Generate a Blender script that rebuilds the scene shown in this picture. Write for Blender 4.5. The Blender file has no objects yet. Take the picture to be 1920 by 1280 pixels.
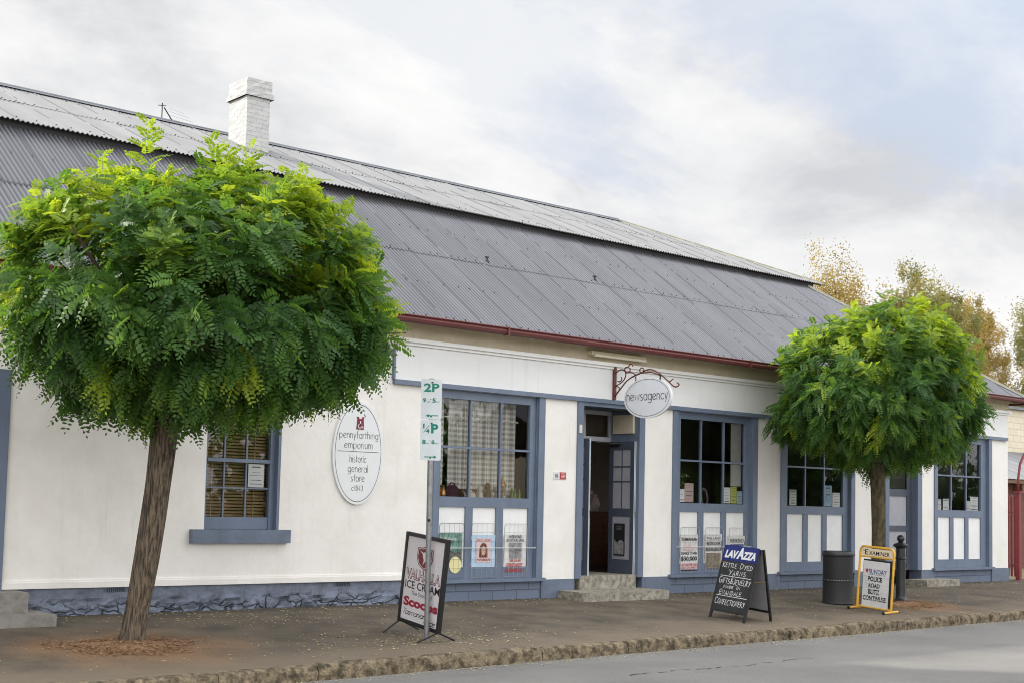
import bpy, math, random
import numpy as np
from mathutils import Vector
random.seed(7); rng = np.random.default_rng(7)
S = bpy.context.scene; COL = S.collection
R = math.radians

# ------------------------------------------------------------ camera
yaw, pitch, roll = .7097, .0709, .0228
FPX, SHY = 2515.0, 127.2
fwd = Vector((math.sin(yaw), math.cos(yaw), 0)); rt = Vector((math.cos(yaw), -math.sin(yaw), 0)); up = Vector((0, 0, 1))
f2 = fwd*math.cos(pitch)+up*math.sin(pitch); u2 = up*math.cos(pitch)-fwd*math.sin(pitch)
r3 = rt*math.cos(roll)+u2*math.sin(roll); u3 = u2*math.cos(roll)-rt*math.sin(roll)
CAM = Vector((0, -16.329, 1.5))
cd = bpy.data.cameras.new('camera'); co = bpy.data.objects.new('camera', cd); COL.objects.link(co)
from mathutils import Matrix
m = Matrix((r3, u3, -f2)).transposed().to_4x4(); m.translation = CAM; co.matrix_world = m
cd.sensor_fit = 'HORIZONTAL'; cd.sensor_width = 36.0; cd.lens = FPX/1920*36.0
cd.shift_y = SHY/1920.0
cd.clip_start = .1; cd.clip_end = 2000
S.camera = co

# ------------------------------------------------------------ sky, sun, exposure
SUN_DIR = Vector((-.9, 1.0, .735)).normalized()
S.view_settings.view_transform = 'Standard'; S.view_settings.look = 'None'
S.cycles.filter_width = 1.0
S.view_settings.exposure = 0.0; S.view_settings.gamma = 1.0
w = bpy.data.worlds.new('World'); S.world = w; w.use_nodes = True
nt = w.node_tree; N = nt.nodes; N.clear(); L = nt.links.new
def nd(t, **k):
    n = N.new(t)
    for a, b in k.items(): setattr(n, a, b)
    return n
def mth(op, a, b=None, c=None):
    n = nd('ShaderNodeMath', operation=op)
    for i, v in enumerate((a, b, c)):
        if v is None: continue
        if isinstance(v, (int, float)): n.inputs[i].default_value = v
        else: L(v, n.inputs[i])
    return n.outputs[0]
def mrange(v, a, b, c, d, smooth=True):
    n = nd('ShaderNodeMapRange'); n.interpolation_type = 'SMOOTHSTEP' if smooth else 'LINEAR'
    L(v, n.inputs[0])
    for i, x in enumerate((a, b, c, d)): n.inputs[i+1].default_value = x
    return n.outputs[0]
tc = nd('ShaderNodeTexCoord'); sp = nd('ShaderNodeSeparateXYZ'); L(tc.outputs['Generated'], sp.inputs[0])
dx, dy, dz = sp.outputs
zz = mth('ADD', mth('MAXIMUM', dz, 0.0), .34)
cx = mth('DIVIDE', dx, zz); cy = mth('DIVIDE', dy, zz)
cv = nd('ShaderNodeCombineXYZ'); L(cx, cv.inputs[0]); L(cy, cv.inputs[1])
def wnoise(scale, detail, rough, loc=(0, 0, 0), sc=(1, 1, 1), rot=0, dist=0):
    mp = nd('ShaderNodeMapping'); mp.inputs['Location'].default_value = loc; mp.inputs['Scale'].default_value = sc
    mp.inputs['Rotation'].default_value = (0, 0, rot); L(cv.outputs[0], mp.inputs[0])
    n = nd('ShaderNodeTexNoise'); n.inputs['Scale'].default_value = scale; n.inputs['Detail'].default_value = detail
    n.inputs['Roughness'].default_value = rough; n.inputs['Distortion'].default_value = dist
    L(mp.outputs[0], n.inputs['Vector']); return n.outputs[0]
n1 = wnoise(2.1, 11, .60, (3.1, 1.7, 0), (1, 1.15, 1), .35, .25)
n2 = wnoise(1.3, 9, .62, (7.3, 2.2, 0), (.8, 1.7, 1), .15, .2)
n3 = wnoise(1.0, 6, .55, (1.3, 9.2, 0), (1, 1.4, 1), 0, .2)
sky = nd('ShaderNodeTexSky', sky_type='NISHITA'); sky.sun_disc = False
sky.sun_elevation = math.asin(SUN_DIR.z); sky.sun_rotation = math.atan2(SUN_DIR.x, SUN_DIR.y)
sky.air_density = 1.0; sky.dust_density = 1.5
low_ = mrange(dz, .06, .30, .09, 0.0)
def ramp(v, stops):
    r_ = nd('ShaderNodeValToRGB'); L(v, r_.inputs[0]); e = r_.color_ramp.elements
    e[0].position, e[0].color = stops[0][0], (*stops[0][1], 1); e[1].position, e[1].color = stops[-1][0], (*stops[-1][1], 1)
    for p_, c_ in stops[1:-1]: q_ = e.new(p_); q_.color = (*c_, 1)
    return r_.outputs[0]
cloud = ramp(mth('ADD', n1, low_), [(.36, (6.9, 7.0, 7.25)), (.44, (8.2, 8.25, 8.4)), (.50, (9.1, 9.1, 9.15)), (.60, (10.0, 9.95, 9.9))])
# thin high veil with the blue showing through, more of it towards the east
veil = ramp(n1, [(.38, (6.2, 6.9, 8.2)), (.60, (8.7, 8.9, 9.2))])
vmask = mrange(mth('ADD', mth('ADD', n2, mrange(dx, .40, .80, -.10, .06)), mrange(dz, .16, .36, -.16, .05)), .44, .56, 0.0, 1.0)
mv = nd('ShaderNodeMix', data_type='RGBA'); L(vmask, mv.inputs[0]); L(cloud, mv.inputs[6]); L(veil, mv.inputs[7])
mask = mrange(n3, .30, .50, .86, 1.0)
mx = nd('ShaderNodeMix', data_type='RGBA'); L(mask, mx.inputs[0]); L(sky.outputs[0], mx.inputs[6]); L(mv.outputs[2], mx.inputs[7])
# added brightness in the unseen sky overhead and to the south, lighting the facade
dt = nd('ShaderNodeVectorMath', operation='DOT_PRODUCT'); L(tc.outputs['Generated'], dt.inputs[0]); dt.inputs[1].default_value = (-.1, -.75, .65)
gain = mrange(dt.outputs['Value'], -.36, .75, 1.0, 2.5)
vm = nd('ShaderNodeVectorMath', operation='SCALE'); L(mx.outputs[2], vm.inputs[0]); L(gain, vm.inputs['Scale'])
bg = nd('ShaderNodeBackground'); bg.inputs[1].default_value = .1; L(vm.outputs[0], bg.inputs[0])
wo = nd('ShaderNodeOutputWorld'); L(bg.outputs[0], wo.inputs[0])
sl = bpy.data.lights.new('sun', 'SUN'); sl.energy = 5.0; sl.angle = R(2.0); sl.color = (1.0, .95, .86)
so = bpy.data.objects.new('sun', sl); COL.objects.link(so); so.rotation_euler = (-SUN_DIR).to_track_quat('-Z', 'Y').to_euler()

# ------------------------------------------------------------ helpers
def V(*a): return Vector(a if len(a) > 1 else a[0])
class F:                                            # a flat frame: origin, u and v edge vectors
    def __init__(s, o, u, v): s.o, s.u, s.v = V(o), V(u), V(v); s.n = s.u.cross(s.v).normalized()
    def p(s, a, b, d=0): return s.o+s.u*a+s.v*b+s.n*d
class MB:
    def __init__(s): s.v = []; s.f = []; s.mi = []; s.cm = 0
    def add(s, vs, fs):
        b = len(s.v); s.v += [tuple(x) for x in vs]
        for f in fs: s.f.append([b+i for i in f]); s.mi.append(s.cm)
    def box(s, x0, x1, y0, y1, z0, z1):
        s.add([(x0, y0, z0), (x1, y0, z0), (x1, y1, z0), (x0, y1, z0), (x0, y0, z1), (x1, y0, z1), (x1, y1, z1), (x0, y1, z1)],
              [(0, 3, 2, 1), (4, 5, 6, 7), (0, 1, 5, 4), (1, 2, 6, 5), (2, 3, 7, 6), (3, 0, 4, 7)]); return s
    def fbox(s, fr, a0, a1, b0, b1, d0, d1):
        P = [fr.p(a, b, d) for d in (d0, d1) for a, b in ((a0, b0), (a1, b0), (a1, b1), (a0, b1))]
        s.add(P, [(0, 3, 2, 1), (4, 5, 6, 7), (0, 1, 5, 4), (1, 2, 6, 5), (2, 3, 7, 6), (3, 0, 4, 7)]); return s
    def fpoly(s, fr, pts, d0, d1=None):
        n = len(pts)
        if d1 is None: s.add([fr.p(a, b, d0) for a, b in pts], [tuple(range(n))]); return s
        s.add([fr.p(a, b, d0) for a, b in pts]+[fr.p(a, b, d1) for a, b in pts],
              [tuple(range(n))[::-1], tuple(range(n, 2*n))]+[(i, (i+1) % n, n+(i+1) % n, n+i) for i in range(n)]); return s
    def tube(s, pts, r, n=8, caps=True):
        pts = [V(p) for p in pts]; rs = r if isinstance(r, (list, tuple)) else [r]*len(pts)
        vs = []; prev = None
        for i, p in enumerate(pts):
            t = (pts[min(i+1, len(pts)-1)]-pts[max(i-1, 0)]).normalized()
            a = prev if prev is not None else (V(0, 0, 1) if abs(t.z) < .9 else V(1, 0, 0))
            a = (a-t*a.dot(t)).normalized(); prev = a; b = t.cross(a)
            vs += [p+(a*math.cos(q)+b*math.sin(q))*rs[i] for q in (2*math.pi*k/n for k in range(n))]
        fs = [(i*n+k, i*n+(k+1) % n, (i+1)*n+(k+1) % n, (i+1)*n+k) for i in range(len(pts)-1) for k in range(n)]
        if caps: fs += [tuple(range(n))[::-1], tuple((len(pts)-1)*n+k for k in range(n))]
        s.add(vs, fs); return s
    def lathe(s, c, prof, n=20, sx=1, sy=1):
        c = V(c); vs = [c+V(r*math.cos(2*math.pi*k/n)*sx, r*math.sin(2*math.pi*k/n)*sy, z) for r, z in prof for k in range(n)]
        m_ = len(prof)
        fs = [(i*n+k, i*n+(k+1) % n, (i+1)*n+(k+1) % n, (i+1)*n+k) for i in range(m_-1) for k in range(n)]
        fs += [tuple(range(n))[::-1], tuple((m_-1)*n+k for k in range(n))]
        s.add(vs, fs); return s
    def build(s, name, mats, parent=None, smooth=False):
        me = bpy.data.meshes.new(name); loc = parent_loc(parent)
        me.from_pydata([(a-loc.x, b-loc.y, c-loc.z) for a, b, c in s.v], [], s.f)
        mats = mats if isinstance(mats, (list, tuple)) else [mats]
        for x in mats: me.materials.append(x)
        if len(mats) > 1: me.polygons.foreach_set('material_index', s.mi)
        if smooth: me.polygons.foreach_set('use_smooth', [True]*len(me.polygons))
        o = bpy.data.objects.new(name, me); COL.objects.link(o); o.parent = parent
        if smooth == 'auto':
            import bmesh
            bm = bmesh.new(); bm.from_mesh(me)
            for ed in bm.edges:
                if len(ed.link_faces) == 2 and ed.calc_face_angle(0) > .6: ed.smooth = False
            bm.to_mesh(me); bm.free()
        return o
def parent_loc(o):
    l = V(0, 0, 0)
    while o is not None: l = l+o.location; o = o.parent
    return l
def tag(o, label=None, cat=None, group=None, kind=None):
    if label: o['label'] = label
    if cat: o['category'] = cat
    if group: o['group'] = group
    if kind: o['kind'] = kind
    return o
def thing(name, loc, label, cat, group=None):
    o = bpy.data.objects.new(name, None); COL.objects.link(o); o.location = loc; o.empty_display_size = .2
    return tag(o, label, cat, group)

def mat(name, col, rough=.6, metal=0.0, col2=None, vs=3.0, lo=.35, hi=.65, bump=0.0, bs=60.0, spec=.5, stretch=(1, 1, 1), fine=0.0, fs=250.0):
    m_ = bpy.data.materials.new(name); m_.use_nodes = True; t = m_.node_tree; n_ = t.nodes; l = t.links.new
    b = n_['Principled BSDF']; b.inputs['Roughness'].default_value = rough; b.inputs['Metallic'].default_value = metal
    b.inputs['Specular IOR Level'].default_value = spec
    b.inputs['Base Color'].default_value = (*col, 1)
    tc_ = n_.new('ShaderNodeTexCoord'); mp = n_.new('ShaderNodeMapping'); l(tc_.outputs['Object'], mp.inputs[0]); mp.inputs['Scale'].default_value = stretch
    out = None
    if col2:
        nz = n_.new('ShaderNodeTexNoise'); nz.inputs['Scale'].default_value = vs; nz.inputs['Detail'].default_value = 8; nz.inputs['Roughness'].default_value = .62
        l(mp.outputs[0], nz.inputs['Vector'])
        r_ = n_.new('ShaderNodeValToRGB'); l(nz.outputs[0], r_.inputs[0])
        r_.color_ramp.elements[0].position = lo; r_.color_ramp.elements[0].color = (*col2, 1)
        r_.color_ramp.elements[1].position = hi; r_.color_ramp.elements[1].color = (*col, 1)
        out = r_.outputs[0]
        if fine:
            nf = n_.new('ShaderNodeTexNoise'); nf.inputs['Scale'].default_value = fs; nf.inputs['Detail'].default_value = 3
            l(mp.outputs[0], nf.inputs['Vector'])
            mr = n_.new('ShaderNodeMapRange'); l(nf.outputs[0], mr.inputs[0]); mr.inputs[1].default_value = .3; mr.inputs[2].default_value = .7
            mr.inputs[3].default_value = 1-fine; mr.inputs[4].default_value = 1+fine
            sc = n_.new('ShaderNodeVectorMath'); sc.operation = 'SCALE'; l(out, sc.inputs[0]); l(mr.outputs[0], sc.inputs['Scale']); out = sc.outputs[0]
        l(out, b.inputs['Base Color'])
    if bump:
        nb = n_.new('ShaderNodeTexNoise'); nb.inputs['Scale'].default_value = bs; nb.inputs['Detail'].default_value = 6
        l(mp.outputs[0], nb.inputs['Vector'])
        bp = n_.new('ShaderNodeBump'); bp.inputs['Strength'].default_value = bump; bp.inputs['Distance'].default_value = .02
        l(nb.outputs[0], bp.inputs['Height']); l(bp.outputs[0], b.inputs['Normal'])
    m_['b'] = 0
    return m_
def brickmat(name, c1, c2, mortar, bw, bh, mort=.012, rough=.7, bump=.6):
    m_ = mat(name, c1, rough); t = m_.node_tree; n_ = t.nodes; l = t.links.new; b = n_['Principled BSDF']
    tc_ = n_.new('ShaderNodeTexCoord'); sx_ = n_.new('ShaderNodeSeparateXYZ'); l(tc_.outputs['Object'], sx_.inputs[0])
    ad = n_.new('ShaderNodeMath'); ad.operation = 'ADD'; l(sx_.outputs[0], ad.inputs[0]); l(sx_.outputs[1], ad.inputs[1])
    cb = n_.new('ShaderNodeCombineXYZ'); l(ad.outputs[0], cb.inputs[0]); l(sx_.outputs[2], cb.inputs[1])
    nz = n_.new('ShaderNodeTexNoise'); nz.inputs['Scale'].default_value = 4; l(tc_.outputs['Object'], nz.inputs['Vector'])
    mxv = n_.new('ShaderNodeVectorMath'); mxv.operation = 'MULTIPLY_ADD'; l(nz.outputs['Color'], mxv.inputs[0]); mxv.inputs[1].default_value = (.03, .02, 0); l(cb.outputs[0], mxv.inputs[2])
    br = n_.new('ShaderNodeTexBrick'); l(mxv.outputs[0], br.inputs['Vector']); br.inputs['Scale'].default_value = 1
    br.inputs['Color1'].default_value = (*c1, 1); br.inputs['Color2'].default_value = (*c2, 1); br.inputs['Mortar'].default_value = (*mortar, 1)
    br.inputs['Brick Width'].default_value = bw; br.inputs['Row Height'].default_value = bh; br.inputs['Mortar Size'].default_value = mort
    l(br.outputs['Color'], b.inputs['Base Color'])
    iv = n_.new('ShaderNodeMath'); iv.operation = 'SUBTRACT'; iv.inputs[0].default_value = 1; l(br.outputs['Fac'], iv.inputs[1])
    n3 = n_.new('ShaderNodeTexNoise'); n3.inputs['Scale'].default_value = 25; n3.inputs['Detail'].default_value = 6; l(tc_.outputs['Object'], n3.inputs['Vector'])
    a2 = n_.new('ShaderNodeMath'); a2.operation = 'MULTIPLY_ADD'; l(n3.outputs[0], a2.inputs[0]); a2.inputs[1].default_value = .6; l(iv.outputs[0], a2.inputs[2])
    bp = n_.new('ShaderNodeBump'); bp.inputs['Strength'].default_value = bump; bp.inputs['Distance'].default_value = .015; l(a2.outputs[0], bp.inputs['Height']); l(bp.outputs[0], b.inputs['Normal'])
    return m_
def glassmat():
    m_ = bpy.data.materials.new('window_glass'); m_.use_nodes = True; t = m_.node_tree; n_ = t.nodes; n_.clear(); l = t.links.new
    fr = n_.new('ShaderNodeFresnel'); fr.inputs[0].default_value = 1.66
    ge = n_.new('ShaderNodeNewGeometry'); tr = n_.new('ShaderNodeBsdfTransparent'); tr.inputs[0].default_value = (.98, .99, .99, 1)
    gl = n_.new('ShaderNodeBsdfGlossy'); gl.inputs['Roughness'].default_value = .01
    nz = n_.new('ShaderNodeTexNoise'); nz.inputs['Scale'].default_value = 2.5; tc_ = n_.new('ShaderNodeTexCoord'); l(tc_.outputs['Object'], nz.inputs['Vector'])
    bp = n_.new('ShaderNodeBump'); bp.inputs['Strength'].default_value = .08; bp.inputs['Distance'].default_value = .02; l(nz.outputs[0], bp.inputs['Height']); l(bp.outputs[0], gl.inputs['Normal'])
    mx_ = n_.new('ShaderNodeMixShader'); l(fr.outputs[0], mx_.inputs[0]); l(tr.outputs[0], mx_.inputs[1]); l(gl.outputs[0], mx_.inputs[2])
    o = n_.new('ShaderNodeOutputMaterial'); l(mx_.outputs[0], o.inputs[0]); return m_

M = {}
M['render'] = mat('white_render', (.82, .79, .745), .75, col2=(.74, .705, .655), vs=1.6, lo=.30, hi=.58, bump=.35, bs=9)
M['white'] = mat('white_paint', (.82, .815, .80), .5, col2=(.76, .755, .74), vs=4, bump=.08, bs=30)
M['frieze'] = mat('frieze_board_paint', (.78, .775, .76), .55, col2=(.69, .69, .69), vs=1.2, lo=.3, hi=.6, bump=.05, bs=14, stretch=(.4, 1, 1))
M['cream'] = mat('cream_paint', (.62, .55, .42), .6, col2=(.50, .43, .31), vs=1.5, bump=.1, bs=20)
M['blue'] = mat('slate_blue_paint', (.145, .182, .25), .45, col2=(.122, .155, .215), vs=3, bump=.12, bs=35)
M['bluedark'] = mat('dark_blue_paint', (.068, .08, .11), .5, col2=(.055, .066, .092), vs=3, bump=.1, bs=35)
M['greypanel'] = mat('grey_panel_paint', (.36, .36, .39), .5, col2=(.31, .31, .34), vs=5)
M['plinth'] = mat('painted_plinth', (.145, .178, .245), .6, col2=(.11, .135, .185), vs=4, bump=.4, bs=14)
M['bluebrick'] = brickmat('painted_brick', (.142, .175, .24), (.125, .156, .215), (.075, .09, .125), .5, .155, .008, bump=.7)
M['stoneplinth'] = mat('painted_rubble', (.175, .20, .26), .75, col2=(.085, .095, .12), vs=5, lo=.28, hi=.55, bump=1.0, bs=12)
def rubble(m_):
    t = m_.node_tree; n_ = t.nodes; l = t.links.new; b = n_['Principled BSDF']; tc_ = n_.new('ShaderNodeTexCoord')
    nz = n_.new('ShaderNodeTexNoise'); nz.inputs['Scale'].default_value = 3.5; nz.inputs['Detail'].default_value = 5; l(tc_.outputs['Object'], nz.inputs['Vector'])
    ma = n_.new('ShaderNodeVectorMath'); ma.operation = 'MULTIPLY_ADD'; l(nz.outputs['Color'], ma.inputs[0]); ma.inputs[1].default_value = (.45, .1, .30); l(tc_.outputs['Object'], ma.inputs[2])
    mp = n_.new('ShaderNodeMapping'); mp.inputs['Scale'].default_value = (3.6, 1, 8.5); l(ma.outputs[0], mp.inputs[0])
    vo = n_.new('ShaderNodeTexVoronoi'); vo.feature = 'DISTANCE_TO_EDGE'; vo.inputs['Scale'].default_value = 1; l(mp.outputs[0], vo.inputs['Vector'])
    r_ = n_.new('ShaderNodeMapRange'); l(vo.outputs['Distance'], r_.inputs[0]); r_.inputs[1].default_value = .0; r_.inputs[2].default_value = .055
    # crevices open only in the lower courses
    sx_ = n_.new('ShaderNodeSeparateXYZ'); l(tc_.outputs['Object'], sx_.inputs[0]); n2_ = n_.new('ShaderNodeTexNoise'); n2_.inputs['Scale'].default_value = 3.4; n2_.inputs['Detail'].default_value = 5; l(tc_.outputs['Object'], n2_.inputs['Vector'])
    ad = n_.new('ShaderNodeMath'); ad.operation = 'MULTIPLY_ADD'; l(n2_.outputs[0], ad.inputs[0]); ad.inputs[1].default_value = -.36; l(sx_.outputs[2], ad.inputs[2])
    k_ = n_.new('ShaderNodeMapRange'); l(ad.outputs[0], k_.inputs[0]); k_.inputs[1].default_value = -.13; k_.inputs[2].default_value = -.02
    mxm = n_.new('ShaderNodeMath'); mxm.operation = 'MAXIMUM'; l(r_.outputs[0], mxm.inputs[0]); l(k_.outputs[0], mxm.inputs[1])
    old = b.inputs['Base Color'].links[0].from_socket; mx_ = n_.new('ShaderNodeMix'); mx_.data_type = 'RGBA'; l(mxm.outputs[0], mx_.inputs[0]); mx_.inputs[6].default_value = (.040, .045, .058, 1); l(old, mx_.inputs[7]); l(mx_.outputs[2], b.inputs['Base Color'])
    bp = n_.new('ShaderNodeBump'); bp.inputs['Strength'].default_value = 1; bp.inputs['Distance'].default_value = .05; l(mxm.outputs[0], bp.inputs['Height']); l(b.inputs['Normal'].links[0].from_socket, bp.inputs['Normal']); l(bp.outputs[0], b.inputs['Normal'])
rubble(M['stoneplinth'])
M['maroon'] = mat('maroon_paint', (.125, .026, .024), .4, col2=(.10, .022, .02), vs=3)
M['rust'] = mat('rust_red_iron', (.15, .035, .022), .5, col2=(.09, .022, .016), vs=20)
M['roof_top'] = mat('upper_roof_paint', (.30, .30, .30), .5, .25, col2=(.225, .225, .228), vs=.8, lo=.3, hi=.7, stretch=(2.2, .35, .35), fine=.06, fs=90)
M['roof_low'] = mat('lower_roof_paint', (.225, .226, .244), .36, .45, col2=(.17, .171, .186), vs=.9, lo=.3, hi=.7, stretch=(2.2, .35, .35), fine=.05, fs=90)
M['ridge'] = mat('ridge_metal', (.20, .21, .23), .5, .3, col2=(.15, .155, .17), vs=3)
M['hipcap'] = mat('hip_cap_lichen', (.36, .34, .26), .7, .1, col2=(.25, .24, .19), vs=8)
M['nail'] = mat('nail_rust', (.05, .045, .045), .7)
M['darktimber'] = mat('dark_timber', (.03, .028, .03), .8)
M['chimney'] = brickmat('painted_chimney_brick', (.49, .49, .48), (.43, .43, .425), (.42, .42, .41), .24, .085, .003, bump=.75)
M['glass'] = glassmat()
M['inside'] = mat('interior_wall_paint', (.34, .27, .22), .8, col2=(.24, .18, .14), vs=1.2)
M['intfloor'] = mat('interior_floor', (.06, .045, .035), .7)
M['timber'] = mat('brown_timber', (.17, .085, .04), .5, col2=(.11, .052, .025), vs=6, stretch=(1, 1, 6))
M['blind'] = mat('wooden_blind', (.56, .37, .21), .45, col2=(.42, .26, .13), vs=10, stretch=(.5, 1, 3))
M['stone'] = mat('worn_stone', (.36, .33, .27), .85, col2=(.15, .135, .105), vs=9, lo=.36, hi=.6, bump=.7, bs=25)
M['stonegrey'] = mat('grey_step_stone', (.27, .255, .23), .85, col2=(.17, .155, .135), vs=5, lo=.3, hi=.6, bump=.6, bs=18)
M['kerb'] = mat('mossy_kerb_stone', (.225, .175, .11), .9, col2=(.048, .035, .018), vs=9, lo=.38, hi=.60, bump=1.0, bs=22, fine=.35, fs=40)
M['path'] = mat('brown_bitumen', (.135, .107, .073), .9, col2=(.056, .044, .032), vs=1.5, lo=.32, hi=.64, bump=.6, bs=90, fine=.3, fs=120)
M['road'] = mat('road_asphalt', (.215, .205, .19), .88, col2=(.16, .154, .146), vs=.6, lo=.32, hi=.66, bump=.5, bs=140, fine=.22, fs=70)
M['crack'] = mat('crack_tar', (.05, .048, .045), .9)
M['earth'] = mat('yard_earth', (.26, .2, .13), .95, col2=(.14, .13, .06), vs=2)
M['mulch'] = mat('orange_mulch', (.36, .20, .10), .95, col2=(.17, .10, .05), vs=14, bump=1, bs=30, fine=.4, fs=60)
M['chip'] = mat('wood_chip', (.46, .27, .13), .9, col2=(.22, .12, .055), vs=30)
M['litter'] = mat('leaf_litter', (.70, .62, .36), .8, col2=(.46, .38, .17), vs=6)
M['galv'] = mat('galvanised_steel', (.36, .37, .38), .4, .7, col2=(.26, .265, .27), vs=12)
M['plate'] = mat('sign_sheet_white', (.74, .78, .80), .4, col2=(.66, .71, .74), vs=4)
M['green'] = mat('sign_green', (.0, .22, .15), .5)
M['black'] = mat('black_paint', (.013, .013, .014), .4)
M['iron'] = mat('black_iron', (.018, .018, .02), .35, .2, col2=(.03, .03, .032), vs=8, bump=.15, bs=30)
M['bin'] = mat('bin_steel', (.012, .0115, .0125), .6, .0, col2=(.008, .0075, .0085), vs=5, stretch=(1, 1, .3))
M['ink'] = mat('grey_ink', (.05, .05, .055), .6)
M['inkblack'] = mat('black_ink', (.012, .012, .013), .6)
M['signwhite'] = mat('sign_board_white', (.76, .77, .77), .4, col2=(.71, .72, .73), vs=3)
M['pearl'] = mat('sign_board_pearl', (.70, .72, .75), .4, col2=(.65, .67, .70), vs=2)
M['lilac'] = mat('poster_lilac_white', (.86, .82, .85), .35, col2=(.81, .77, .80), vs=3)
M['wine'] = mat('wine_red', (.20, .012, .03), .45)
M['crimson'] = mat('crimson_ink', (.38, .012, .045), .45)
M['chalkboard'] = mat('chalkboard', (.016, .018, .019), .55, col2=(.026, .028, .028), vs=5)
M['navy'] = mat('navy_header', (.012, .02, .15), .4)
M['chalk'] = mat('chalk_white', (.72, .72, .70), .8)
M['yellow'] = mat('yellow_enamel', (.72, .40, .05), .4, col2=(.62, .33, .04), vs=6)
M['creamsign'] = mat('cream_header', (.78, .66, .45), .45)
M['paper'] = mat('newsprint', (.70, .69, .67), .7, col2=(.62, .61, .59), vs=6)
M['paperblue'] = mat('paper_blue', (.36, .52, .68), .5, col2=(.56, .68, .78), vs=5)
M['paperdark'] = mat('paper_dark_photo', (.045, .038, .035), .5, col2=(.16, .15, .14), vs=14)
M['papergreen'] = mat('paper_green_photo', (.01, .12, .085), .5, col2=(.25, .36, .30), vs=16)
M['paperpink'] = mat('paper_pink', (.66, .50, .50), .6)
M['papersepia'] = mat('paper_sepia_photo', (.30, .24, .17), .6, col2=(.10, .08, .06), vs=16)
M['papergrey'] = mat('paper_grey_photo', (.34, .33, .33), .6, col2=(.12, .12, .12), vs=18)
M['paleyellow'] = mat('paper_yellow', (.76, .70, .36), .6)
M['limeyellow'] = mat('paper_lime', (.62, .64, .16), .6)
M['skin'] = mat('portrait_skin', (.60, .36, .26), .6)
M['hair'] = mat('portrait_hair', (.13, .04, .02), .6)
M['red'] = mat('news_red', (.42, .035, .03), .6)
M['notice'] = mat('notice_paper', (.88, .88, .88), .6)
M['wire'] = mat('wire_grey', (.14, .14, .15), .4, .6)
M['palewire'] = mat('pale_wire', (.34, .34, .35), .4, .4)
M['rod'] = mat('white_rod', (.62, .63, .64), .4)
M['tube'] = mat('light_case', (.78, .72, .52), .4)
M['diffuser'] = mat('light_diffuser', (.82, .78, .62), .3)
M['terracotta'] = mat('terracotta', (.36, .09, .035), .7)
M['purple'] = mat('purple_cloth', (.10, .025, .05), .8, col2=(.05, .012, .03), vs=12)
M['wicker'] = mat('wicker', (.20, .11, .05), .8, col2=(.1, .05, .02), vs=40)
M['china'] = mat('china_white', (.66, .62, .55), .3)
M['brass'] = mat('brass', (.45, .27, .09), .3, .8)
M['bottle'] = mat('green_bottle', (.10, .15, .02), .15)
M['brickred'] = brickmat('dark_red_brick', (.20, .065, .045), (.14, .05, .038), (.10, .075, .06), .24, .085, .01)
M['block'] = brickmat('cream_block', (.74, .66, .50), (.68, .60, .45), (.56, .49, .36), .45, .21, .012, bump=.5)
M['gate'] = mat('gate_red_paint', (.26, .04, .045), .45, col2=(.20, .03, .035), vs=6)
M['trunk'] = mat('furrowed_bark', (.185, .14, .095), .9, col2=(.035, .026, .018), vs=34, lo=.40, hi=.60, bump=1.0, bs=45, stretch=(1.3, 1.3, .13))
M['trunkmoss'] = mat('mossy_bark', (.125, .105, .055), .9, col2=(.045, .036, .02), vs=14, lo=.36, hi=.62, bump=1.0, bs=34, stretch=(1, 1, .5))
M['birchtrunk'] = mat('pale_bark', (.32, .28, .22), .9, col2=(.12, .1, .08), vs=8)
M['twig'] = mat('brown_twig', (.06, .04, .025), .9)

def rib_shade(m_, amt):
    # rib shading painted into the colour: troughs and sheet side laps darkened
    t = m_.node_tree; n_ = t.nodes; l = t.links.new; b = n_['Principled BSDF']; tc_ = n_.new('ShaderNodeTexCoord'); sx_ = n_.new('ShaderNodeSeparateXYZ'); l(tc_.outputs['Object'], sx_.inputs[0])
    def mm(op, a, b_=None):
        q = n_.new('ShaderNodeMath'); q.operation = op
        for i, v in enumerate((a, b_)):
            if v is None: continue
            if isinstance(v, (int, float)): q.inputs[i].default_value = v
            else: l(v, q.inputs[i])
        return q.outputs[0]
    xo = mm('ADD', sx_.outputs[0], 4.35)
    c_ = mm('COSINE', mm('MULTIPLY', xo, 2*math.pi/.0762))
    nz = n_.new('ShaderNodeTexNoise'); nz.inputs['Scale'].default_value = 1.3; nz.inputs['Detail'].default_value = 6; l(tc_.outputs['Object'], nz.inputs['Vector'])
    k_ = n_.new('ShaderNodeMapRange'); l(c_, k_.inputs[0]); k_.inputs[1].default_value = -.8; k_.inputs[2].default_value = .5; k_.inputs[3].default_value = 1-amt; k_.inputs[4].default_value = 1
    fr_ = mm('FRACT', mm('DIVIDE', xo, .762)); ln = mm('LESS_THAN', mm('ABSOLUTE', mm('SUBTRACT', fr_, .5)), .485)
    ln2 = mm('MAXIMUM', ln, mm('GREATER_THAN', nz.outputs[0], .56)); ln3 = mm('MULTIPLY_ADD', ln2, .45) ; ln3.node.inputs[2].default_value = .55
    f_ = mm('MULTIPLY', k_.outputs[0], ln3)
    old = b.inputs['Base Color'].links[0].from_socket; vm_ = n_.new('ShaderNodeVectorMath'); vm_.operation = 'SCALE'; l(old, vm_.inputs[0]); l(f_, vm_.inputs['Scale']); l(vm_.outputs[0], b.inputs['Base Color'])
rib_shade(M['roof_low'], .55); rib_shade(M['roof_top'], .35)
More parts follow.
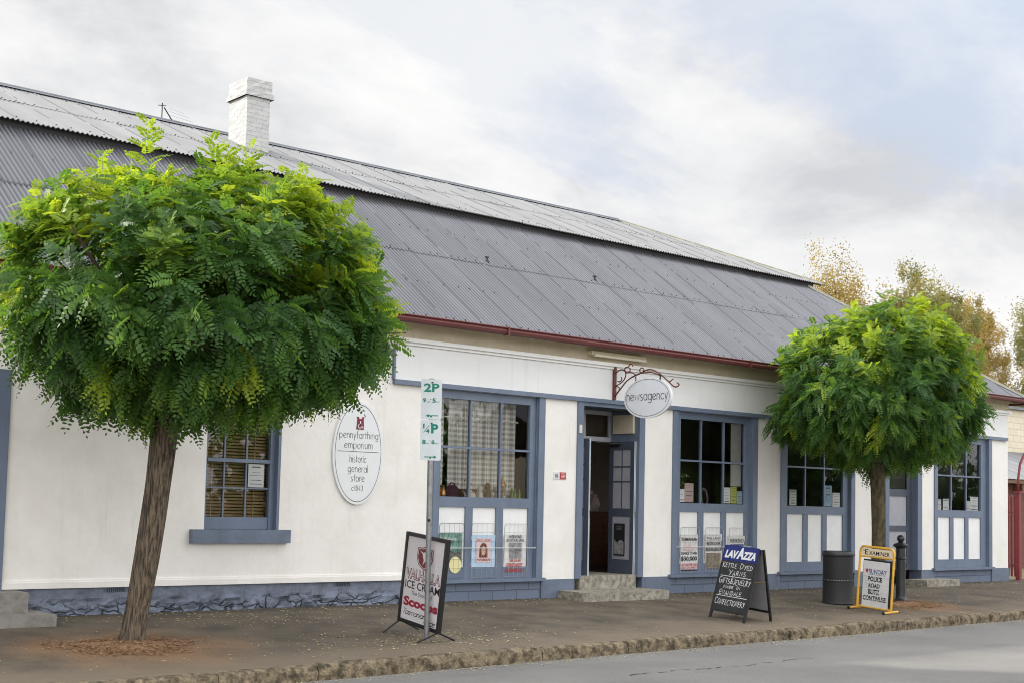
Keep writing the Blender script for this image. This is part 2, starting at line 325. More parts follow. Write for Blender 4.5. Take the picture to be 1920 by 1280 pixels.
def drips(m_, amt):
    t = m_.node_tree; n_ = t.nodes; l = t.links.new; b = n_['Principled BSDF']; tc_ = n_.new('ShaderNodeTexCoord'); mp = n_.new('ShaderNodeMapping'); mp.inputs['Scale'].default_value = (5, 5, .35); l(tc_.outputs['Object'], mp.inputs[0])
    nz = n_.new('ShaderNodeTexNoise'); nz.inputs['Scale'].default_value = 1.6; nz.inputs['Detail'].default_value = 9; nz.inputs['Roughness'].default_value = .7; l(mp.outputs[0], nz.inputs['Vector'])
    n2_ = n_.new('ShaderNodeTexNoise'); n2_.inputs['Scale'].default_value = 14; n2_.inputs['Detail'].default_value = 8; n2_.inputs['Roughness'].default_value = .75; l(tc_.outputs['Object'], n2_.inputs['Vector'])
    k_ = n_.new('ShaderNodeMapRange'); l(nz.outputs[0], k_.inputs[0]); k_.inputs[1].default_value = .56; k_.inputs[2].default_value = .72; k_.inputs[3].default_value = 1; k_.inputs[4].default_value = 1-amt
    k2 = n_.new('ShaderNodeMapRange'); l(n2_.outputs[0], k2.inputs[0]); k2.inputs[1].default_value = .66; k2.inputs[2].default_value = .74; k2.inputs[3].default_value = 1; k2.inputs[4].default_value = 1-amt
    ml = n_.new('ShaderNodeMath'); ml.operation = 'MULTIPLY'; l(k_.outputs[0], ml.inputs[0]); l(k2.outputs[0], ml.inputs[1])
    old = b.inputs['Base Color'].links[0].from_socket; vm_ = n_.new('ShaderNodeVectorMath'); vm_.operation = 'SCALE'; l(old, vm_.inputs[0]); l(ml.outputs[0], vm_.inputs['Scale']); l(vm_.outputs[0], b.inputs['Base Color'])
for q_, a_ in (('render', .10), ('frieze', .10), ('blue', .16), ('cream', .18), ('white', .06), ('plinth', .22)): drips(M[q_], a_)
def checkmat():
    m_ = mat('check_curtain', (.8, .78, .74), .9); t = m_.node_tree; n_ = t.nodes; l = t.links.new; b = n_['Principled BSDF']
    tc_ = n_.new('ShaderNodeTexCoord'); sx_ = n_.new('ShaderNodeSeparateXYZ'); l(tc_.outputs['Object'], sx_.inputs[0])
    outs = []
    for i in (0, 2):
        a = n_.new('ShaderNodeMath'); a.operation = 'MULTIPLY'; a.inputs[1].default_value = 2*math.pi/.085; l(sx_.outputs[i], a.inputs[0])
        c = n_.new('ShaderNodeMath'); c.operation = 'SINE'; l(a.outputs[0], c.inputs[0])
        g = n_.new('ShaderNodeMath'); g.operation = 'GREATER_THAN'; g.inputs[1].default_value = .0; l(c.outputs[0], g.inputs[0]); outs.append(g.outputs[0])
    ad = n_.new('ShaderNodeMath'); ad.operation = 'ADD'; l(outs[0], ad.inputs[0]); l(outs[1], ad.inputs[1])
    r_ = n_.new('ShaderNodeValToRGB'); dv = n_.new('ShaderNodeMath'); dv.operation = 'MULTIPLY'; dv.inputs[1].default_value = .5; l(ad.outputs[0], dv.inputs[0]); l(dv.outputs[0], r_.inputs[0])
    r_.color_ramp.interpolation = 'CONSTANT'; e_ = r_.color_ramp.elements
    e_[0].color = (.86, .84, .80, 1); e_[1].position = .75; e_[1].color = (.42, .39, .35, 1); q = e_.new(.3); q.color = (.66, .63, .58, 1)
    l(r_.outputs[0], b.inputs['Base Color']); return m_
M['check'] = checkmat()

def leafmat(name, dark, mid, light, trans=.35, rough=.42, tm=(2.6, 2.3, .9)):
    m_ = bpy.data.materials.new(name); m_.use_nodes = True; t = m_.node_tree; n_ = t.nodes; l = t.links.new
    b = n_['Principled BSDF']; b.inputs['Roughness'].default_value = rough; b.inputs['Specular IOR Level'].default_value = .3
    at = n_.new('ShaderNodeAttribute'); at.attribute_name = 'tint'
    r_ = n_.new('ShaderNodeValToRGB'); l(at.outputs['Fac'], r_.inputs[0]); e_ = r_.color_ramp.elements
    e_[0].color = (*dark, 1); e_[1].color = (*light, 1); q = e_.new(.5); q.color = (*mid, 1)
    l(r_.outputs[0], b.inputs['Base Color'])
    tr = n_.new('ShaderNodeBsdfTranslucent'); hs = n_.new('ShaderNodeMix'); hs.data_type = 'RGBA'; hs.blend_type = 'MULTIPLY'; hs.inputs[0].default_value = 1
    l(r_.outputs[0], hs.inputs[6]); hs.inputs[7].default_value = (*tm, 1); l(hs.outputs[2], tr.inputs[0])
    mx_ = n_.new('ShaderNodeMixShader'); mx_.inputs[0].default_value = trans; l(b.outputs[0], mx_.inputs[1]); l(tr.outputs[0], mx_.inputs[2])
    l(mx_.outputs[0], n_['Material Output'].inputs[0]); return m_
M['robinia'] = leafmat('robinia_leaf', (.017, .052, .024), (.068, .148, .035), (.27, .36, .044), .44, .46)
M['autumn'] = leafmat('autumn_leaf', (.20, .175, .06), (.31, .235, .08), (.40, .31, .11), .40, .5, (1.9, 1.75, .9))
M['olive'] = leafmat('olive_leaf', (.115, .14, .055), (.20, .20, .075), (.32, .26, .095), .40, .5, (1.9, 1.8, .9))

# ---- lettering: single-stroke glyphs drawn as narrow ribbons, and solid letters from the built-in font
def arc(cx_, cy_, rx, ry, a0, a1, n=10): return [(cx_+rx*math.cos(R(a0+(a1-a0)*i/n)), cy_+ry*math.sin(R(a0+(a1-a0)*i/n))) for i in range(n+1)]
h = .31
G = {
 'a': (.68, [arc(h, h, h, h, 0, 360, 16), [(.62, .62), (.62, 0)]]), 'e': (.66, [[(.02, .24), (.6, .42)]+arc(h, h, h, h, 20, 325, 14)]),
 'p': (.68, [arc(h, h, h, h, 0, 360, 16), [(0, .62), (0, -.3)]]), 'g': (.68, [arc(h, h, h, h, 0, 360, 16), [(.62, .62), (.62, -.05)]+arc(.31, -.05, .31, .25, 0, -140, 8)]),
 'n': (.56, [[(0, .62), (0, 0)], [(0, .38)]+arc(.24, .38, .24, .24, 180, 0, 8)+[(.48, 0)]]), 'm': (.92, [[(0, .62), (0, 0)], [(0, .4)]+arc(.21, .4, .21, .22, 180, 0, 8)+[(.42, 0)], [(.42, .4)]+arc(.63, .4, .21, .22, 180, 0, 8)+[(.84, 0)]]),
 'h': (.56, [[(0, 1), (0, 0)], [(0, .38)]+arc(.24, .38, .24, .24, 180, 0, 8)+[(.48, 0)]]), 'r': (.34, [[(0, .62), (0, 0)], [(0, .36)]+arc(.26, .36, .26, .26, 180, 80, 6)]),
 't': (.36, [[(.14, .92), (.14, 0)], [(0, .62), (.3, .62)]]), 'f': (.36, [arc(.3, .8, .16, .2, 80, 180, 6)+[(.14, 0)], [(0, .62), (.3, .62)]]),
 'i': (.14, [[(.03, .62), (.03, 0)], [(.03, .82), (.03, .88)]]), 'l': (.14, [[(.03, 1), (.03, 0)]]), 's': (.46, [arc(.2, .47, .18, .15, 50, 250, 8)+arc(.2, .15, .2, .16, 90, -140, 10)]),
 'u': (.56, [[(0, .62), (0, .24)]+arc(.24, .24, .24, .24, 180, 360, 8)+[(.48, .62)], [(.48, .24), (.48, 0)]]), 'o': (.68, [arc(h, h, h, h, 0, 360, 16)]),
 'y': (.52, [[(0, .62), (.24, 0)], [(.48, .62), (.14, -.3)]]), 'w': (.92, [[(0, .62), (.22, 0), (.43, .58), (.64, 0), (.86, .62)]]), 'c': (.58, [arc(h, h, h, h, 45, 315, 12)]),
 'd': (.68, [arc(h, h, h, h, 0, 360, 16), [(.62, 1), (.62, 0)]]), '1': (.26, [[(.0, .82), (.16, .98), (.16, 0)]]), '8': (.52, [arc(.22, .74, .19, .22, 0, 360, 12), arc(.22, .26, .22, .27, 0, 360, 12)]),
 '4': (.54, [[(.36, 0), (.36, .98), (0, .28), (.48, .28)]]), '3': (.5, [arc(.2, .74, .2, .23, 140, -80, 8)+arc(.2, .26, .23, .27, 80, -140, 9)]),
 'K': (.6, [[(0, 1), (.05, 0)], [(.5, .95), (.04, .5), (.52, .02)]]), 'E': (.55, [[(.48, 1), (.02, .95), (0, .02), (.5, 0)], [(0, .5), (.4, .53)]]), 'T': (.6, [[(0, .98), (.56, 1)], [(.3, .98), (.27, 0)]]),
 'L': (.52, [[(.04, 1), (0, .02), (.46, .04)]]), 'D': (.66, [[(.03, 0), (.05, 1)]+arc(.05, .5, .52, .5, 90, -90, 9)]), 'Y': (.58, [[(0, 1), (.27, .5)], [(.56, 1), (.14, -.02)]]),
 'A': (.64, [[(0, 0), (.3, 1), (.56, 0)], [(.1, .36), (.5, .38)]]), 'R': (.62, [[(.02, 0), (.04, 1)]+arc(.06, .75, .4, .25, 88, -90, 8)+[(.54, 0)]]), 'N': (.66, [[(0, 0), (.05, 1), (.52, .03), (.56, 1)]]),
 'S': (.54, [arc(.24, .74, .22, .24, 40, 255, 8)+arc(.22, .24, .24, .25, 85, -150, 9)]), 'G': (.7, [arc(.32, .5, .32, .5, 50, 340, 12)+[(.6, .42), (.36, .42)]]), 'I': (.18, [[(.06, 1), (.05, 0)]]), 'F': (.52, [[(.48, 1), (.03, .97), (.0, 0)], [(0, .52), (.38, .54)]]),
 '&': (.66, [[(.56, .02), (.12, .68)]+arc(.28, .8, .16, .19, 200, -20, 7)+[(.1, .36)]+arc(.24, .2, .2, .2, 150, 330, 7)+[(.56, .44)]]), 'J': (.5, [[(.36, 1), (.36, .2)]+arc(.18, .2, .18, .2, 0, -170, 7)]), 'W': (.84, [[(0, 1), (.2, 0), (.38, .7), (.56, 0), (.78, 1)]]),
 'M': (.78, [[(0, 0), (.06, 1), (.33, .3), (.6, 1), (.68, 0)]]), 'V': (.62, [[(0, 1), (.28, 0), (.56, 1)]]), 'P': (.56, [[(.02, 0), (.04, 1)]+arc(.06, .74, .4, .26, 88, -90, 8)]), 'C': (.66, [arc(.34, .5, .34, .5, 50, 310, 12)]), 'O': (.72, [arc(.33, .5, .33, .5, 0, 360, 16)]), ' ': (.4, [])}
def stroke_text(mb, fr, s, a0, a1, b, hgt, th, d=.004, slant=0.0, jitter=0.0, spacing=.1, small=1.0, rise=0.0):
    """letters from a0 to a1 across, baseline b, cap height hgt (v units), ribbon thickness th in metres"""
    wtot = 0; items = []
    for i, c in enumerate(s):
        k_ = small if (i and c.isupper() and s[i-1] != ' ') else 1.0
        a, st = G[c]; items.append((wtot, st, k_)); wtot += a*k_+spacing
    wtot -= spacing; sx_ = (a1-a0)/wtot; rr = random.Random(len(s)*7+int(b*1000))
    for off, st, k_ in items:
        jy = rr.uniform(-1, 1)*jitter; jr = rr.uniform(-1, 1)*jitter
        for pl in st:
            P = [fr.p(a0+(off+x*k_+slant*y*k_)*sx_+jr*x*sx_, b+(y*k_+jy)*hgt+rise*(off+x)/wtot, d) for x, y in pl]
            lft = []; rgt = []
            for i, p in enumerate(P):
                t = (P[min(i+1, len(P)-1)]-P[max(i-1, 0)])
                if len(P) > 2 and (P[0]-P[-1]).length < 1e-5 and i in (0, len(P)-1): t = P[1]-P[-2]
                if t.length < 1e-9: t = fr.u
                q = fr.n.cross(t.normalized())*th*.5; e_ = t.normalized()*th*.3*(-1 if i == 0 else 1 if i == len(P)-1 else 0)
                lft.append(p+q+e_); rgt.append(p-q+e_)
            nP = len(P); mb.add(lft+rgt, [(i, nP+i, nP+i+1, i+1) for i in range(nP-1)])
def font_text(mb, fr, s, a0, a1, b0, b1, d=.004, bold=0.0, slant=0.0):
    cu = bpy.data.curves.new('lettering', 'FONT'); cu.body = s; cu.size = 1; cu.offset = bold; cu.shear = slant; cu.resolution_u = 3
    ob = bpy.data.objects.new('lettering', cu); COL.objects.link(ob)
    dg = bpy.context.evaluated_depsgraph_get(); dg.update()
    me = bpy.data.meshes.new_from_object(ob.evaluated_get(dg))
    vs = [v.co.copy() for v in me.vertices]; fs = [tuple(p.vertices) for p in me.polygons]
    bpy.data.objects.remove(ob); bpy.data.curves.remove(cu); bpy.data.meshes.remove(me)
    x0 = min(v.x for v in vs); x1 = max(v.x for v in vs); y0 = min(v.y for v in vs); y1 = max(v.y for v in vs)
    mb.add([fr.p(a0+(v.x-x0)/(x1-x0)*(a1-a0), b0+(v.y-y0)/(y1-y0)*(b1-b0), d) for v in vs], fs)
    return mb
def ell(cx_, cy_, rx, ry, n=48): return [(cx_+rx*math.cos(2*math.pi*i/n), cy_+ry*math.sin(2*math.pi*i/n)) for i in range(n)]

def path_stains_band(m_):
    # sandy dust worn along the kerb side, orange bark dust round the two trees, darker band along the foot of the wall
    t = m_.node_tree; n_ = t.nodes; l = t.links.new; b = n_['Principled BSDF']; tc_ = n_.new('ShaderNodeTexCoord'); sx_ = n_.new('ShaderNodeSeparateXYZ'); l(tc_.outputs['Object'], sx_.inputs[0])
    nz = n_.new('ShaderNodeTexNoise'); nz.inputs['Scale'].default_value = 1.1; nz.inputs['Detail'].default_value = 9; nz.inputs['Roughness'].default_value = .68; l(tc_.outputs['Object'], nz.inputs['Vector'])
    def mr(v, a_, b_, c_, d_):
        q = n_.new('ShaderNodeMapRange'); q.interpolation_type = 'SMOOTHSTEP'; l(v, q.inputs[0])
        for i, x in enumerate((a_, b_, c_, d_)): q.inputs[i+1].default_value = x
        return q.outputs[0]
    def mm(op, a_, b_):
        q = n_.new('ShaderNodeMath'); q.operation = op
        for i, v in enumerate((a_, b_)):
            if isinstance(v, (int, float)): q.inputs[i].default_value = v
            else: l(v, q.inputs[i])
        return q.outputs[0]
    def over(fac, col):
        old = b.inputs['Base Color'].links[0].from_socket; x = n_.new('ShaderNodeMix'); x.data_type = 'RGBA'; l(fac, x.inputs[0]); l(old, x.inputs[6]); x.inputs[7].default_value = (*col, 1); l(x.outputs[2], b.inputs['Base Color'])
    jit = mm('MULTIPLY', mm('SUBTRACT', nz.outputs[0], .5), 2.6)
    over(mr(mm('ADD', sx_.outputs[1], jit), -2.6, -4.3, 0, .75), (.20, .155, .105))
    over(mr(mm('ADD', sx_.outputs[1], mm('MULTIPLY', jit, .35)), -.45, -.02, 0, .6), (.055, .045, .035))
    for cx_, cy_, r_ in ((6.42, -2.7, 1.75), (21.2, -2.6, 1.5)):
        d_ = n_.new('ShaderNodeVectorMath'); d_.operation = 'DISTANCE'; l(tc_.outputs['Object'], d_.inputs[0]); d_.inputs[1].default_value = (cx_, cy_, gz(cy_))
        over(mr(mm('ADD', d_.outputs['Value'], mm('MULTIPLY', jit, .8)), .3, r_, .75, 0), (.29, .16, .075))
# ------------------------------------------------------------ ground
SL = .045
def gz(y): return SL*y if y < 0 else 0.0
def ky(x): return -4.47+.03*(x-5) if x > 5 else -4.47
def sheet(name, pts_rows, m_, kind='structure', label=None):
    b = MB(); n = len(pts_rows[0])
    for r_ in pts_rows: b.v += [tuple(p) for p in r_]
    for i in range(len(pts_rows)-1):
        for j in range(n-1): b.f.append([i*n+j, i*n+j+1, (i+1)*n+j+1, (i+1)*n+j]); b.mi.append(0)
    o = b.build(name, m_); tag(o, label, None, None, kind); return o
path_stains_band(M['path'])
XS = [-60, -20, -8]+list(range(-6, 60, 2))+[70, 100, 160]
sheet('footpath', [[(x, .28, -.0) for x in XS], [(x, 0, 0) for x in XS], [(x, ky(x)*.5, gz(ky(x)*.5)) for x in XS], [(x, ky(x)+.13, gz(ky(x)+.13)) for x in XS], [(x, ky(x)+.05, gz(ky(x))-.03) for x in XS]], M['path'])
RZ = lambda y: -.345-.0*(y+4.2)+.018*(-4.3-y)
sheet('road', [[(x, ky(x)+.05, gz(ky(x))-.15) for x in XS], [(x, ky(x)-.35, gz(ky(x)-.35)-.165) for x in XS], [(x, ky(x)-.8, RZ(ky(x)-.8)) for x in XS], [(x, -10, RZ(-10)) for x in XS], [(x, -22, RZ(-16)) for x in XS]], M['road'])
b = MB(); b.add([(-900, -900, -.62), (900, -900, -.62), (900, 900, -.62), (-900, 900, -.62)], [(0, 1, 2, 3)]); tag(b.build('ground', M['earth']), kind='structure')
b = MB(); b.add([(29.45, .28, -.012), (90, .28, -.012), (90, 40, -.03), (29.45, 40, -.03)], [(0, 1, 2, 3)]); tag(b.build('yard', M['earth']), kind='structure')
# kerb stones, worn and uneven
b = MB(); x = -12.0; rk = random.Random(3)
from mathutils import noise as mn
while x < 62:
    ln = rk.uniform(.7, 1.9); n = 16; rows = []
    top = rk.uniform(-.008, .008); fy = rk.uniform(-.018, .018)
    for i in range(n+1):
        xx = x+.006+(ln-.012)*i/n; yk = ky(xx)+fy; z = gz(yk)+top; en = .016 if i in (0, n) else 0; row = [(xx, yk+.20, z-.05)]
        for k, (oy, oz) in enumerate(((.15, -.002), (.09, .001), (.03, 0), (-.012, -.006), (-.036, -.022), (-.048, -.05), (-.052, -.085), (-.052, -.12), (-.055, -.16), (-.058, -.25))):
            q = V(xx*7, (oy+z)*20, oz*24); a_ = .015 if k > 2 else .005
            row.append((xx, yk+oy+a_*mn.noise(q)+.5*a_*mn.noise(q*2.7)+(en if k > 3 else 0), z+oz+.4*a_*mn.noise(q+V(5, 3, 1))-en*(k < 6)))
        rows.append(row)
    base = len(b.v); m_ = 11
    for r_ in rows: b.v += r_
    for i in range(n):
        for k in range(m_-1): b.f.append([base+i*m_+k, base+(i+1)*m_+k, base+(i+1)*m_+k+1, base+i*m_+k+1]); b.mi.append(0)
    for i in (0, n): b.f.append([base+i*m_+k for k in range(m_)]); b.mi.append(0)
    x += ln
tag(b.build('kerb', M['kerb'], smooth='auto'), kind='structure')
# crack in the road
b = MB(); cs = []; rk = random.Random(5)
for i in range(46):
    t = i/45; xx = 10.6+3.4*t; yy = -6.06+.05*math.sin(9*t)+.03*math.sin(31*t)+rk.uniform(-.02, .02); wv = rk.uniform(.003, .022)*(1-t*.6)
    cs += [(xx, yy-wv, RZ(yy)+.004), (xx, yy+wv, RZ(yy)+.004)]
b.add(cs, [(2*i, 2*i+2, 2*i+3, 2*i+1) for i in range(45) if rk.random() < .82]); tag(b.build('road_crack', M['crack']), kind='structure')
# fallen leaves on the footpath and in the gutter
b = MB(); rk = random.Random(11)
def leafbit(x_, y_, z_, s_, g=None):
    a = rk.uniform(0, 6.3); c_, s2 = math.cos(a), math.sin(a); l_, w_ = s_, s_*rk.uniform(.3, .6); t = rk.uniform(0, .010)
    b.add([(x_-c_*l_, y_-s2*l_, z_+.003), (x_+s2*w_, y_-c_*w_, z_+.003+t), (x_+c_*l_, y_+s2*l_, z_+.004), (x_-s2*w_, y_+c_*w_, z_+.003+t)], [(0, 1, 2, 3)])
for i in range(2000):
    q = rk.random()
    if q < .34: x_, y_ = rk.uniform(5.5, 30), -abs(rk.gauss(0, .35))-.05
    elif q < .5: x_, y_ = rk.gauss(9.8, 1.1), rk.gauss(-3.3, .45)
    elif q < .60: x_, y_ = rk.gauss(9.2, 1.1), rk.gauss(-1.0, .4)
    elif q < .72: x_, y_ = rk.uniform(22.5, 34), rk.uniform(-3.5, -.1)
    else: x_, y_ = rk.uniform(4, 34), rk.uniform(-4.1, -.05)
    if y_ > -.04 or y_ < ky(x_)+.05: continue
    if 14.7 < x_ < 17.1 and y_ > -.75: continue
    leafbit(x_, y_, gz(y_), rk.choice((.010, .014, .02, .03)) if q > .5 else rk.uniform(.012, .036))
for i in range(1500):
    x_ = rk.uniform(4, 40); y_ = ky(x_)-.08-abs(rk.gauss(0, .09)); leafbit(x_, y_, gz(ky(x_))-.152-(ky(x_)-y_)*.08, rk.uniform(.008, .026))
tag(b.build('fallen_leaves', M['litter']), 'pale yellow fallen leaves scattered over the footpath and along the gutter', kind='stuff')
def mulch(cx_, cy_, rx, ry, label):
    rk = random.Random(int(cx_)); b = MB(); n = 48
    shp = lambda a: 1+.13*math.sin(3*a+cx_)+.10*math.sin(5*a+1)+.07*math.sin(11*a)+.05*math.sin(17*a)
    fs_ = (.0, .2, .38, .5); zs_ = (.036, .03, .016, .002)
    for f_, z_ in zip(fs_, zs_):
        for i in range(n):
            a = 2*math.pi*i/n; y_ = cy_+ry*f_*shp(a)*math.sin(a); b.v.append((cx_+rx*f_*shp(a)*math.cos(a), y_, gz(y_)+z_+rk.uniform(-.004, .006)*(f_ < .7)))
    for i in range(3):
        for k in range(n): b.f.append([i*n+k, i*n+(k+1) % n, (i+1)*n+(k+1) % n, (i+1)*n+k]); b.mi.append(0)
    for i in range(5200):
        a = rk.uniform(0, 6.2832); q = rk.random()**.6*.86 if i % 3 else abs(rk.gauss(.6, .36)); b.cm = rk.choice((0, 1))
        x_ = cx_+rx*q*shp(a)*math.cos(a); y_ = cy_+ry*q*shp(a)*math.sin(a)
        z_ = gz(y_)+max(.004, .036*(1-q/.52))+rk.uniform(0, .008); an = rk.uniform(0, 6.3); l_ = rk.uniform(.008, .026)*(1 if q < .8 else .7); w_ = l_*rk.uniform(.25, .6); t = rk.uniform(0, .014)
        c_, s_ = math.cos(an), math.sin(an)
        b.add([(x_-c_*l_, y_-s_*l_, z_), (x_+s_*w_, y_-c_*w_, z_+.004), (x_+c_*l_, y_+s_*l_, z_+t), (x_-s_*w_, y_+c_*w_, z_+.004)], [(0, 1, 2, 3)])
    tag(b.build('tree_mulch', [M['mulch'], M['chip']]), label, kind='stuff')
mulch(6.42, -2.55, .95, .80, 'orange wood chip mulch round the foot of the large leaning tree')
mulch(21.15, -2.45, 1.1, .95, 'orange wood chip mulch round the foot of the far tree by the black bollard')

# ------------------------------------------------------------ the shop building
B = thing('shop_building', (0, 0, 0), 'long single storey white rendered shop with slate blue trim and grey corrugated roof', 'building')
XL, XR = -4.0, 29.45
WINS = [(12.46, 14.73, 12.61, 13.235, 13.86, 14.465), (17.83, 20.2, 18.10, 18.68, 19.315, 19.91), (20.92, 23.34, 21.2, 21.795, 22.415, 23.03), (26.3, 28.7, 26.53, 27.11, 27.735, 28.33)]
b = MB()
b.box(XL, 4.55, 0, .3, .345, 4.2).box(4.55, 5.97, 0, .3, 2.95, 4.2).box(5.97, 8.64, 0, .3, .345, 4.2).box(8.64, 9.79, 0, .3, 2.86, 4.2).box(8.64, 9.79, 0, .3, .345, .9)
b.box(9.79, 12.46, 0, .3, .345, 4.2).box(12.46, 28.7, 0, .3, 3.266, 4.2)
for x0, x1 in ((14.73, 15.47), (17.09, 17.83), (20.2, 20.92), (23.34, 24.42), (25.8, 26.3)): b.box(x0, x1, 0, .3, .302, 3.266)
b.box(28.7, XR, 0, .3, .302, 4.2)
b.box(XR-.3, XR, .3, 13.9, -.05, 4.2).box(XL, XL+.3, .3, 13.9, -.05, 4.2).box(XL, XR, 13.9, 14.2, -.05, 4.2)
b.box(5.97, 12.44, -.03, .0, .345, .42).box(5.97, 12.44, -.016, .0, .42, .446)     # moulded foot of the left wall
b.build('front_wall', M['render'], B)
b = MB(); b.box(XL, XR, .3, 13.9, 4.19, 4.205).box(XL, 8.0, 6.0, 6.1, -.02, 4.18)
b.build('ceiling', M['inside'], B)
b = MB(); b.box(8.0, XR-.31, 4.6, 4.7, .34, 4.18).box(10.2, 10.3, .31, 4.59, .34, 4.18).box(15.0, 15.1, .70, 4.59, .34, 4.18).box(24.2, 24.3, .31, 4.59, .34, 4.18); b.build('interior_wall', M['inside'], B)
b = MB(); b.box(XL+.3, XR-.3, .31, 13.8, .30, .335); b.build('floor', M['intfloor'], B)
# plinths
b = MB(); rk = random.Random(2); nx, nz = 150, 9; x0, x1 = 5.97, 12.46
from mathutils import noise as mn
for j in range(nz+1):
    for i in range(nx+1):
        xx = x0+(x1-x0)*i/nx; z_ = -.06+.405*j/nz; rough_ = 1.0 if z_ < .19 else .22
        c_ = mn.cell_vector(V(xx*2.6+.35*mn.noise(V(xx*3, z_*6, 2)), z_*7+.4*mn.noise(V(xx*4, z_*3, 9)), 0))
        y_ = .02-rough_*(.045*mn.noise(V(xx*5, z_*11, 0))+.06*(c_.x-.5)+.012*mn.noise(V(xx*19, z_*25, 3)))
        b.v.append((xx, y_, z_))
for j in range(nz):
    for i in range(nx): a = j*(nx+1)+i; b.f.append([a, a+1, a+nx+2, a+nx+1]); b.mi.append(0)
b.box(x0, x1, .1, .3, -.06, .344)
b.build('stone_plinth', M['stoneplinth'], B)
for xc in (7.45, 10.9):
    b = MB(); b.box(xc-.15, xc+.15, .010, .016, .28, .34); b.cm = 1
    for i in range(9): b.box(xc-.13+i*.028, xc-.13+i*.028+.014, .004, .0095, .285, .335)
    b.build('air_vent', [M['plinth'], M['black']], B)
b = MB(); b.box(XL, 4.55, -.01, .3, -.06, .345); b.build('plinth', M['plinth'], B)
for x0, x1 in ((14.73, 15.47), (17.09, 17.83), (20.2, 20.92), (23.34, 24.42), (25.8, 26.3), (28.7, XR)): b = MB(); b.box(x0, x1 if x1 < XR else XR+.012, -.014, .29, -.06, .302); b.build('plinth', M['plinth'], B)
for wn in WINS: b = MB(); b.box(wn[0], wn[1], .012, .29, -.06, .279); b.build('brick_plinth', M['bluebrick'], B)
# frieze with mouldings
b = MB(); b.box(11.675, 29.33, -.045, 0, 3.337, 3.86); b.build('frieze', M['frieze'], B)
b = MB(); b.box(11.66, 29.37, -.062, 0, 3.266, 3.337).box(11.645, 11.675, -.055, 0, 3.337, 3.86); b.build('frieze_trim', M['blue'], B)
b = MB(); b.box(11.66, 29.42, -.075, 0, 3.862, 3.905).box(11.66, 29.46, -.115, 0, 3.905, 3.962); b.build('moulding', M['white'], B)
b = MB(); b.box(XL, XR+.012, -.02, 0, 3.962, 4.19).box(XL, XR+.3, -.40, -.02, 4.19, 4.21).box(XR, XR+.4, -.40, 13.9, 4.19, 4.21); b.build('soffit', M['cream'], B)
# gutter
b = MB(); prof = [(-.37, 4.245), (-.36, 4.15), (-.42, 4.14), (-.465, 4.165), (-.475, 4.20), (-.462, 4.225), (-.485, 4.25), (-.478, 4.262), (-.45, 4.262), (-.44, 4.20), (-.38, 4.18)]
vs = [(x_, y_, z_) for x_ in (XL-.3, 30.05) for y_, z_ in prof]; n = len(prof)
b.add(vs, [(i, (i+1) % n, n+(i+1) % n, n+i) for i in range(n)]+[tuple(range(n)), tuple(range(n, 2*n))])
b.box(29.98, 30.08, -.36, 14.3, 4.145, 4.262)
for xj in (6.2, 13.5, 19.4, 25.0): b.box(xj, xj+.035, -.490, -.36, 4.138, 4.266)
b.build('gutter', M['maroon'], B)

# corrugated iron
T1 = math.tan(.621); YE, ZE = -.43, 4.165+.0; YB, ZB = 3.38, ZE+(3.38+.43)*T1
T2 = .425; YR = 6.93; YU = 3.26; ZU = ZB+.10; ZR = ZU+(YR-YU)*T2
def corr(name, rows_fn, m_, xa, xb, lap=.0, seed=1, pitch=.0762, per=8, sheet_w=10, amp=.0155):
    """rows_fn(x) -> (y0,z0,y1,z1); one sheet course of sine corrugations with side laps"""
    b = MB(); rk = random.Random(seed); w_ = pitch*sheet_w; x = xa
    while x < xb:
        tl = rk.uniform(-.002, .002); lift = rk.uniform(.004, .011); sh = rk.uniform(-.012, .012)
        n = per*sheet_w+4; base = len(b.v); cnt = 0
        for i in range(n+1):
            xx = x+i*pitch/per
            if xx > xb: break
            y0, z0, y1, z1 = rows_fn(xx)
            if y1 <= y0+.02: break
            dz_ = amp*math.cos(2*math.pi*(xx-xa)/pitch)+tl+(lift if i > n-5 else 0)+(lift*.6*(i/n))
            tn = (z1-z0)/(y1-y0); nn = math.sqrt(1+tn*tn)
            for k in range(3):
                t = k/2; y_ = y0+(y1-y0)*t+(sh if k == 0 else 0); z_ = z0+(z1-z0)*t+(sh*tn if k == 0 else 0)
                b.v.append((xx, y_-tn/nn*dz_, z_+dz_/nn+lap))
            cnt += 1
        for i in range(cnt-1):
            for k in range(2): a = base+i*3+k; b.f.append([a, a+3, a+4, a+1]); b.mi.append(0)
        x += w_
    return b.build(name, m_, B, smooth=True)
YL = 1.66; ZL = ZE+(YL-YE)*T1
hip = lambda x_: 29.62-x_
def low_a(x_): y1 = min(YL+.12, hip(x_)); return (YE, ZE, y1, ZE+(y1-YE)*T1)
def low_b(x_): y1 = min(YB+.1, hip(x_)); return (YL, ZL, y1, ZE+(y1-YE)*T1)
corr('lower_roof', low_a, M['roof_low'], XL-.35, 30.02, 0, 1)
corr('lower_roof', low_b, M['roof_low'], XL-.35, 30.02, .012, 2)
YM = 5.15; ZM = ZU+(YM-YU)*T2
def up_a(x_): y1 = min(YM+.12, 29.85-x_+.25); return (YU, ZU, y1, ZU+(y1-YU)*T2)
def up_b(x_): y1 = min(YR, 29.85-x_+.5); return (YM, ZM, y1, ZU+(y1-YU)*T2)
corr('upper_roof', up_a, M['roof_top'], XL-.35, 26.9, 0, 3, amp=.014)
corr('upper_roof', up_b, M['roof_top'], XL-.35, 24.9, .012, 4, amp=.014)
b = MB(); b.box(XL, 26.45, 3.37, 3.42, ZB-.25, ZU+.04)                                # dark timber behind the break in the roof
b.build('roof_fascia', M['darktimber'], B)
